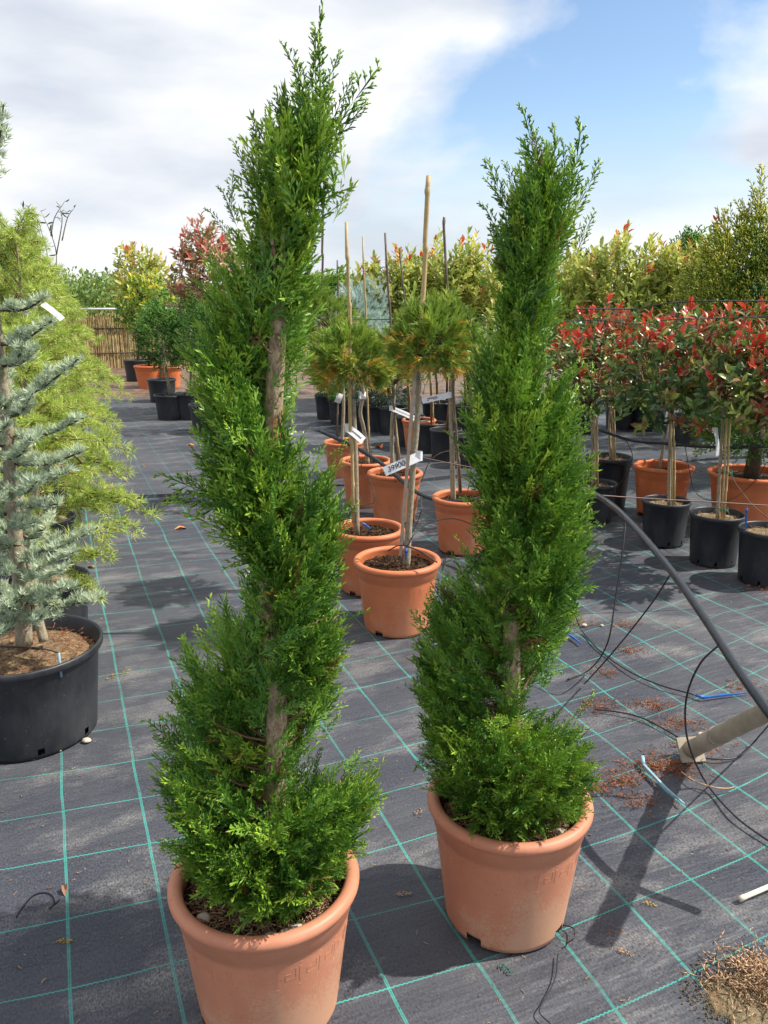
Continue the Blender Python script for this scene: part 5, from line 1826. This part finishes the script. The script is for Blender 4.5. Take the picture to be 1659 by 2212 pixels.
tubes = [([D(1352, 1122, YS * 2.85), D(1345, 1190, YS * 2.78), D(1330, 1290, YS * 2.72), D(1312, 1390, YS * 2.66), gz(1275, 1445, .02), gz(1225, 1468)], 'drip tube hanging straight down from the arched pipe to the ground'),
         ([D(1450, 1238, YS * 2.36), D(1410, 1300, YS * 2.42), D(1360, 1365, YS * 2.45), D(1310, 1425, YS * 2.47), gz(1262, 1478, .01)], 'drip tube slanting down left from the arched pipe'),
         ([D(1238, 1285, YS * 2.9), gz(1250, 1350, .03), gz(1290, 1400), gz(1350, 1445), gz(1420, 1478), gz(1505, 1502)], 'drip tube curving over the fabric to the blue stake'),
         ([D(1560, 1388, YS * 2.0), D(1515, 1430, YS * 2.02), D(1487, 1490, YS * 2.05), D(1480, 1550, YS * 2.06), D(1490, 1615, YS * 2.05), gz(1525, 1690, .01), gz(1590, 1765), gz(1680, 1830)], 'long drip tube looping from the arched pipe past the leaning pole foot'),
         ([gz(1285, 1532), gz(1335, 1538), gz(1385, 1550), gz(1435, 1575), gz(1472, 1597)], 'drip tube lying from the farther topiary to the pole foot'),
         ([D(1700, 1520, YS * 1.75), gz(1640, 1590, .05), gz(1600, 1632), gz(1560, 1640), gz(1515, 1637)], 'drip tube bending from the right edge to the pole foot'),
         ([D(880, 1180, YS * 3.2), D(900, 1148, YS * 3.25), D(935, 1127, YS * 3.4), D(985, 1121, YS * 3.7), D(1035, 1140, YS * 4.2)], 'arched drip tube over the nearest small terracotta pot'),
         ([D(838, 1190, YS * 3.25), D(865, 1178, YS * 3.2), D(905, 1190, YS * 3.12), D(945, 1215, YS * 3.1)], 'drip tube lying across the soil of the nearest small terracotta pot'),
         ([D(910, 1072, YS * 4.5), D(908, 1110, YS * 4.4), D(885, 1160, YS * 4.3), gz(870, 1180)], 'drip tube dropping from the sagging pipe behind the nearest pine stem'),
         ([D(960, 1082, YS * 4.34), D(968, 1130, YS * 4.33), D(968, 1180, YS * 4.32), gz(958, 1230)], 'drip tube hanging down in front of the pot by the farther topiary'),
         ([D(822, 1000, YS * 4.84), D(826, 1040, YS * 4.9), D(832, 1080, YS * 4.95), gz(838, 1115)], 'left drip tube over the terracotta pot behind the 39900 label'),
         ([D(852, 1024, YS * 4.75), D(858, 1070, YS * 4.9), D(862, 1110, YS * 4.95), gz(866, 1130)], 'right drip tube over the terracotta pot behind the 39900 label'),
         ([D(772, 970, YS * 4.98), D(785, 1020, YS * 4.9), D(806, 1058, YS * 4.8), D(808, 1085, YS * 4.8), D(790, 1090, YS * 4.85), gz(760, 1100)], 'drip tube looping beside the far left terracotta pot'),
         ([D(910, 1040, YS * 4.5), D(930, 995, YS * 4.4), D(965, 975, YS * 4.4), D(1003, 985, YS * 4.4), D(1018, 1020, YS * 4.4), D(1010, 1062, YS * 4.4)], 'thin drip tube arching above the pot by the farther topiary'),
         ([D(1565, 1000, YS * 4.5), D(1590, 1045, YS * 4.3), D(1625, 1090, YS * 4.1), D(1660, 1120, YS * 4.0)], 'brown drip tube crossing the wide terracotta pot'),
         ([D(1480, 965, YS * 4.85), D(1490, 1020, YS * 4.8), D(1500, 1060, YS * 4.75), D(1530, 1080, YS * 4.6), D(1580, 1078, YS * 4.6), D(1630, 1040, YS * 4.6), D(1655, 1000, YS * 4.6)], 'drip tube sagging between the two orange terracotta pots at right'),
         ([D(1352, 950, YS * 5.0), D(1366, 985, YS * 5.1), D(1352, 1030, YS * 5.1), D(1320, 1055, YS * 5.1), D(1288, 1050, YS * 5.1)], 'drip tube curving round the tall black pot')]
for k, (pts, lab) in enumerate(tubes):
    brown = 'brown' in lab or k in (10, 11, 12, 13)
    line_thing('drip_tube', lab, 'drip tube', pts, 0.0030 if k < 8 else 0.0026, 'tube_brown' if brown else 'tube', GRP, 6, 7)
line_thing('wire', 'dark upper wire stretched over the red photinias', 'wire', [D(1180, 672, YS * 3.9), D(1225, 669, YS * 3.9), D(1300, 667, YS * 3.9), D(1372, 667, YS * 3.9), D(1420, 658, YS * 3.85), D(1480, 652, YS * 3.8), D(1560, 650, YS * 3.75), D(1720, 650, YS * 3.7)], 0.0034, 'wire', 'wires along the rows', 6)
line_thing('wire', 'dark lower wire through the red photinias', 'wire', [D(1180, 694, YS * 3.95), D(1230, 693, YS * 3.95), D(1300, 692, YS * 3.95), D(1375, 700, YS * 3.9), D(1450, 690, YS * 3.85), D(1540, 688, YS * 3.8), D(1720, 680, YS * 3.75)], 0.0024, 'wire', 'wires along the rows', 6)
line_thing('wire', 'green wire tied between the pine canes', 'wire', [D(752, 691, YS * 3.75), D(830, 690, YS * 3.7), D(900, 690, YS * 3.6), D(960, 689, YS * 3.5), D(1030, 687, YS * 3.4), D(1090, 685, YS * 3.4)], 0.0026, 'green_tie', 'wires along the rows', 6)
line_thing('cord', 'thin brown cord running right from the arched pipe to the right edge', 'cord', [D(1284, 1064, YS * 3.3), D(1300, 1070, YS * 3.32), D(1420, 1078, YS * 3.4), D(1550, 1085, YS * 3.45), D(1720, 1096, YS * 3.5)], 0.0030, 'tube_brown')
line_thing('cord', 'thin brown cord running from the nearest pine stem to the farther topiary', 'cord', [D(898, 985, YS * 3.3), D(950, 996, YS * 3.5), D(1010, 1008, YS * 3.6), D(1080, 1020, YS * 3.7)], 0.0022, 'tube_brown')

# leaning pole: it stands on a small plate and leans towards the camera
pb = Vector((1.02, 2.44, 0.03))
pt = pb + (D(1701, 1514, 2.0) - pb) * 1.75
pole = empty('leaning_pole', (pb.x, pb.y, 0), 'dusty grey pole leaning out of the right edge with its foot on the fabric', 'pole')
off = Vector((pb.x, pb.y, 0))
path = [pb.lerp(pt, t) for t in np.linspace(0, 1, 40)]
MB(off).tube(path, [0.0285 + 0.0012 * math.sin(i * 1.7) for i in range(40)], 16).build('shaft', M['pole'], pole)
dv = (pt - pb).normalized()
Rm = dv.to_track_quat('Z', 'Y').to_matrix()
MB(off).box(pb - dv * 0.004, (0.082, 0.082, 0.010), Rm).build('foot_plate', M['pole'], pole, smooth=False)
MB(off).tube([pb.lerp(pt, 0.178), pb.lerp(pt, 0.186)], [0.0315, 0.0312], 16).build('joint_ring', M['pole'], pole)


# blue drip stakes lying about
def stake(label, pts, mat, r=0.0055):
    th = empty('drip_stake', pts[0], label, 'drip stake', 'drip stakes lying on the fabric')
    p = [Vector(q) for q in pts]
    MB(pts[0]).tube(p[1:], [r, r, r * 0.5] if len(p) > 3 else [r, r * 0.6], 4).build('spike', M[mat], th, smooth=False)
    MB(pts[0]).tube([p[0], p[1]], [r * 1.15, r * 1.25], 8).build('head', M[mat], th)
    return th


stake('blue drip stake lying near the arched pipe end at right', [gz(1504, 1502, .007), gz(1520, 1507, .007), gz(1570, 1501, .007), gz(1612, 1497, .007)], 'blue')
stake('pale faded drip stake lying right of the farther topiary pot', [gz(1388, 1634, .022), gz(1390, 1652, .012), gz(1440, 1705, .008), gz(1478, 1736, .006)], 'paleblue')
stake('small blue drip stake half under the farther topiary', [gz(1210, 1357, .007), gz(1222, 1366, .007), gz(1240, 1378, .007), gz(1256, 1391, .007)], 'blue')
stake('blue drip stake stuck in the edge of the black pot at right', [D(1613, 1098, YS * 3.75), D(1613, 1107, YS * 3.75), D(1611, 1130, YS * 3.76), D(1610, 1150, YS * 3.77)], 'blue')
stake('blue drip stake in the soil of the nearest small terracotta pot', [D(877, 1185, YS * 3.2), D(877, 1194, YS * 3.2), D(876, 1206, YS * 3.2), D(875, 1212, YS * 3.2)], 'blue')
stake('blue drip stake in the soil of the half hidden terracotta pot', [D(782, 1130, YS * 3.65), D(790, 1134, YS * 3.65), D(797, 1140, YS * 3.65), D(800, 1142, YS * 3.65)], 'blue')


# ------------------------------------------------------------------ litter on the fabric
def leaf_on_ground(label, x, y, L, rz, mat, cup=0.18):
    V, T, A = leaf_template(1.0, 0.24, cup, 0.15)
    me = np_mesh('fallen_leaf', V * L, T, M[mat], None, True)
    o = link('fallen_leaf', me)
    g = G(x, y)
    o.location = (g.x, g.y, ground_h(g.x, g.y) + 0.006)
    o.rotation_euler = (R(92), 0, rz)
    tag(o, label, 'leaf', 'fallen leaves on the fabric')
    return o


leaf_on_ground('bright orange fallen leaf lying alone on the left of the path', 380, 1143, 0.085, R(120), 'orange_leaf')
leaf_on_ground('brown curled fallen leaf by the stray branch of the nearest topiary', 498, 1155, 0.07, R(60), 'brown_leaf', 0.3)
leaf_on_ground('dark brown fallen leaf at the fabric edge under the stray branch', 352, 1084, 0.09, R(100), 'brown_leaf', 0.3)
leaf_on_ground('small brown fallen leaf in the middle of the path', 310, 1008, 0.07, R(30), 'brown_leaf', 0.3)
leaf_on_ground('orange fallen leaf lying by the black pots of the path', 405, 963, 0.10, R(80), 'orange_leaf')
leaf_on_ground('orange fallen leaf behind the small pine stem', 825, 972, 0.16, R(200), 'orange_leaf', 0.35)
leaf_on_ground('small yellow fallen leaf by the drooping cedar twig', 205, 1228, 0.06, R(240), 'drysprig')
leaf_on_ground('grey curled fallen leaf beside the black wire scrap', 140, 1912, 0.035, R(20), 'brown_leaf', 0.35)


def sprig(label, x, y, L, rz, mat='drysprig'):
    V, T, A = spray_template(np.random.default_rng(int(x + y)), L=L, nl=8, sub=1, r=0.0016, flat=0.1, side_len=0.3)
    o = link('dry_sprig', np_mesh('dry_sprig', V, T, M[mat]))
    g = G(x, y)
    o.location = (g.x, g.y, ground_h(g.x, g.y) + 0.006)
    o.rotation_euler = (R(90), 0, rz)
    tag(o, label, 'sprig', 'dry sprigs on the fabric')


sprig('yellowed dry sprig beside the big black pot at left', 215, 1462, 0.13, R(105))
sprig('small dry sprig lying on the stripe left of the nearest pot', 163, 2029, 0.05, R(-90))
sprig('short dry twig bundle right of the farther pot', 1325, 2048, 0.05, R(70), 'straw_pale')
sprig('bent dry twig lying right of the farther pot shadow', 1382, 1948, 0.045, R(60), 'drysprig')
sprig('small pale dry sprig between the two topiary pots', 890, 1762, 0.06, R(140), 'straw_pale')
sprig('curved dry twig between the two topiary pots below the pale one', 850, 1925, 0.05, R(95), 'straw_pale')
sprig('thin green needle sprig in front of the farther pot', 1075, 2075, 0.05, R(40), 'green_tie')

st = empty('bleached_cane', G(1598, 1942), 'short pale cane entering at the right edge on the fabric', 'stick')
a, b = G(1598, 1942, 0.012), G(1720, 1890, 0.012)
MB(G(1598, 1942)).tube([a, a.lerp(b, .08), a.lerp(b, .1), b], [0.0075, 0.0072, 0.0064, 0.006], 8).build('shaft', M['bleached'], st)
line_thing('wire_scrap', 'bent black wire scrap lying at lower left', 'wire', [gz(35, 1982, .004), gz(50, 1958, .012), gz(72, 1935, .022), gz(95, 1929, .03), gz(112, 1936, .03), gz(117, 1952, .02), gz(108, 1962, .008), gz(128, 1945, .006)], 0.0026, 'tube', None, 6)
line_thing('wire_scrap', 'thin dark root like string right of the farther pot foot', 'string', [gz(1215, 1998, .003), gz(1238, 2005, .012), gz(1240, 2025, .016), gz(1222, 2040, .004)], 0.0016, 'tube', None, 5)
line_thing('wire_scrap', 'thin black string lying below the farther pot toward the bottom edge', 'string', [gz(1205, 2060, .003), gz(1200, 2110, .003), gz(1180, 2155, .003), gz(1165, 2185, .003), gz(1190, 2212, .003)], 0.0014, 'tube', None, 5)
line_thing('dry_twig', 'thin pale bent twig lying below the pole foot', 'twig', [gz(1472, 1667, .006), gz(1500, 1687, .01), gz(1540, 1700, .01), gz(1570, 1703, .006), gz(1585, 1700, .004)], 0.0022, 'straw_pale', None, 5)

for k, (x, y, r, lab) in enumerate([(187, 1602, .014, 'pale pebble against the foot of the big black pot'), (128, 1622, .009, 'tiny pebble in the drain slot of the big black pot'), (1262, 1352, .012, 'pale pebble by the small blue drip stake'), (1515, 1590, .014, 'pebble against the leaning pole'), (1300, 1352, .008, 'small pale pebble farther right of the blue drip stake'), (1355, 1016, .03, 'pale stone at the foot of the tall black pot')]):
    o = link('pebble', pebble_mesh(300 + k, r, M['pebble']), None, G(x, y))
    tag(o, lab, 'pebble', 'pebbles on the fabric')

# heaps of brown needles
heaps = [(1290, 1700, .10, 170), (1350, 1680, .10, 240), (1420, 1650, .13, 420), (1500, 1610, .10, 320), (1460, 1655, .09, 220), (1410, 1520, .10, 170), (1360, 1405, .09, 120), (1460, 1562, .11, 200), (1305, 1450, .09, 120), (1380, 1725, .10, 130), (1300, 1520, .12, 180), (1345, 1350, .09, 90), (1250, 1345, .09, 110), (1600, 1135 + 350, .10, 80), (1600, 1475, .08, 60), (1640, 1270, .10, 120), (770, 1080, .12, 180), (1480, 1018, .16, 160), (1340, 2020, .05, 10)]


def heap_fn(rng):
    w = np.array([h[3] for h in heaps], float)
    h = heaps[int(rng.choice(len(heaps), p=w / w.sum()))]
    c = G(h[0], h[1])
    q = rng.normal(0, 1, 2)
    x = c.x + q[0] * h[2] * 0.45 * (1 + 0.6 * math.sin(q[1] * 3))
    y = c.y + q[1] * h[2] * 0.24
    d = rng.normal(size=3)
    d[2] *= 0.25
    return (x, y, ground_h(x, y) + 0.003 + abs(rng.normal(0, 0.006))), d


tag(scatter_bits('needle_heaps', M['straw'], None, 2300, heap_fn, 0.022, 0.0015, 3), 'brown fallen needles in small heaps on the fabric', 'needles', kind='stuff')


def loose_fn(rng):
    x = rng.uniform(-1.6, 2.4)
    y = 0.9 + 5.0 * rng.random() ** 1.4
    d = rng.normal(size=3)
    d[2] *= 0.15
    return (x, y, ground_h(x, y) + 0.003), d


tag(scatter_bits('loose_litter', M['straw_pale'], None, 950, loose_fn, 0.015, 0.0013, 8), 'scattered pale bits of dry plant litter over the fabric', 'litter', kind='stuff')
tag(scatter_bits('dark_litter', M['brown_leaf'], None, 420, loose_fn, 0.010, 0.0022, 10), 'scattered dark crumbs of soil and bark over the fabric', 'litter', kind='stuff')

# sandy heap with dry needles in the lower right corner
hp = G(1640, 2150)
v, f = [], []
nr, ns = 14, 40
for i in range(nr + 1):
    for k in range(ns):
        a = 2 * math.pi * k / ns
        rr = i / nr
        lob = 1 + 0.30 * mnoise.noise(Vector((math.cos(a) * 1.6, math.sin(a) * 1.6, 4))) + 0.22 * mnoise.noise(Vector((math.cos(a) * 6, math.sin(a) * 6, 7)))
        x, y = rr * 0.125 * lob * math.cos(a), rr * 0.095 * lob * math.sin(a)
        z = 0.010 * (1 - rr ** 1.2) + 0.006 * mnoise.noise(Vector((x * 40, y * 40, 2))) * (1 - rr) - 0.010 * (rr > 0.99)
        v.append((x, y, z))
for i in range(nr):
    for k in range(ns):
        k2 = (k + 1) % ns
        f.append((i * ns + k, i * ns + k2, (i + 1) * ns + k2, (i + 1) * ns + k))
o = MB().add(v, f).build('sandy_heap', M['sand'], None, loc=(hp.x, hp.y, ground_h(hp.x, hp.y) + 0.002))
tag(o, 'small heap of sandy dirt in the lower right corner', 'dirt heap', kind='stuff')


def grain_fn(rng):
    a, q = rng.uniform(0, 6.28), abs(rng.normal(0.95, 0.22))
    x, y = hp.x + 0.125 * q * math.cos(a), hp.y + 0.095 * q * math.sin(a)
    return (x, y, ground_h(x, y) + 0.002 + 0.002 * rng.random()), rng.normal(size=3)


tag(scatter_bits('sand_grains', M['sand'], None, 1500, grain_fn, 0.006, 0.0022, 15), 'loose sand grains scattered around the sandy heap', 'sand', kind='stuff')


def hp_fn(rng):
    q = rng.normal(0, 1, 2)
    x, y = hp.x + 0.03 + q[0] * 0.055, hp.y + 0.03 + q[1] * 0.042
    d = rng.normal(size=3)
    d[2] *= 0.35
    return (x, y, ground_h(x, y) + 0.008 + abs(rng.normal(0, .010)) + 0.02 * max(0, 1 - (q[0] ** 2 + q[1] ** 2) / 3)), d


tag(scatter_bits('needle_heap', M['straw_pale'], None, 700, hp_fn, 0.035, 0.0017, 14), 'tangle of dry reddish needles on the sandy heap', 'needles', kind='stuff')
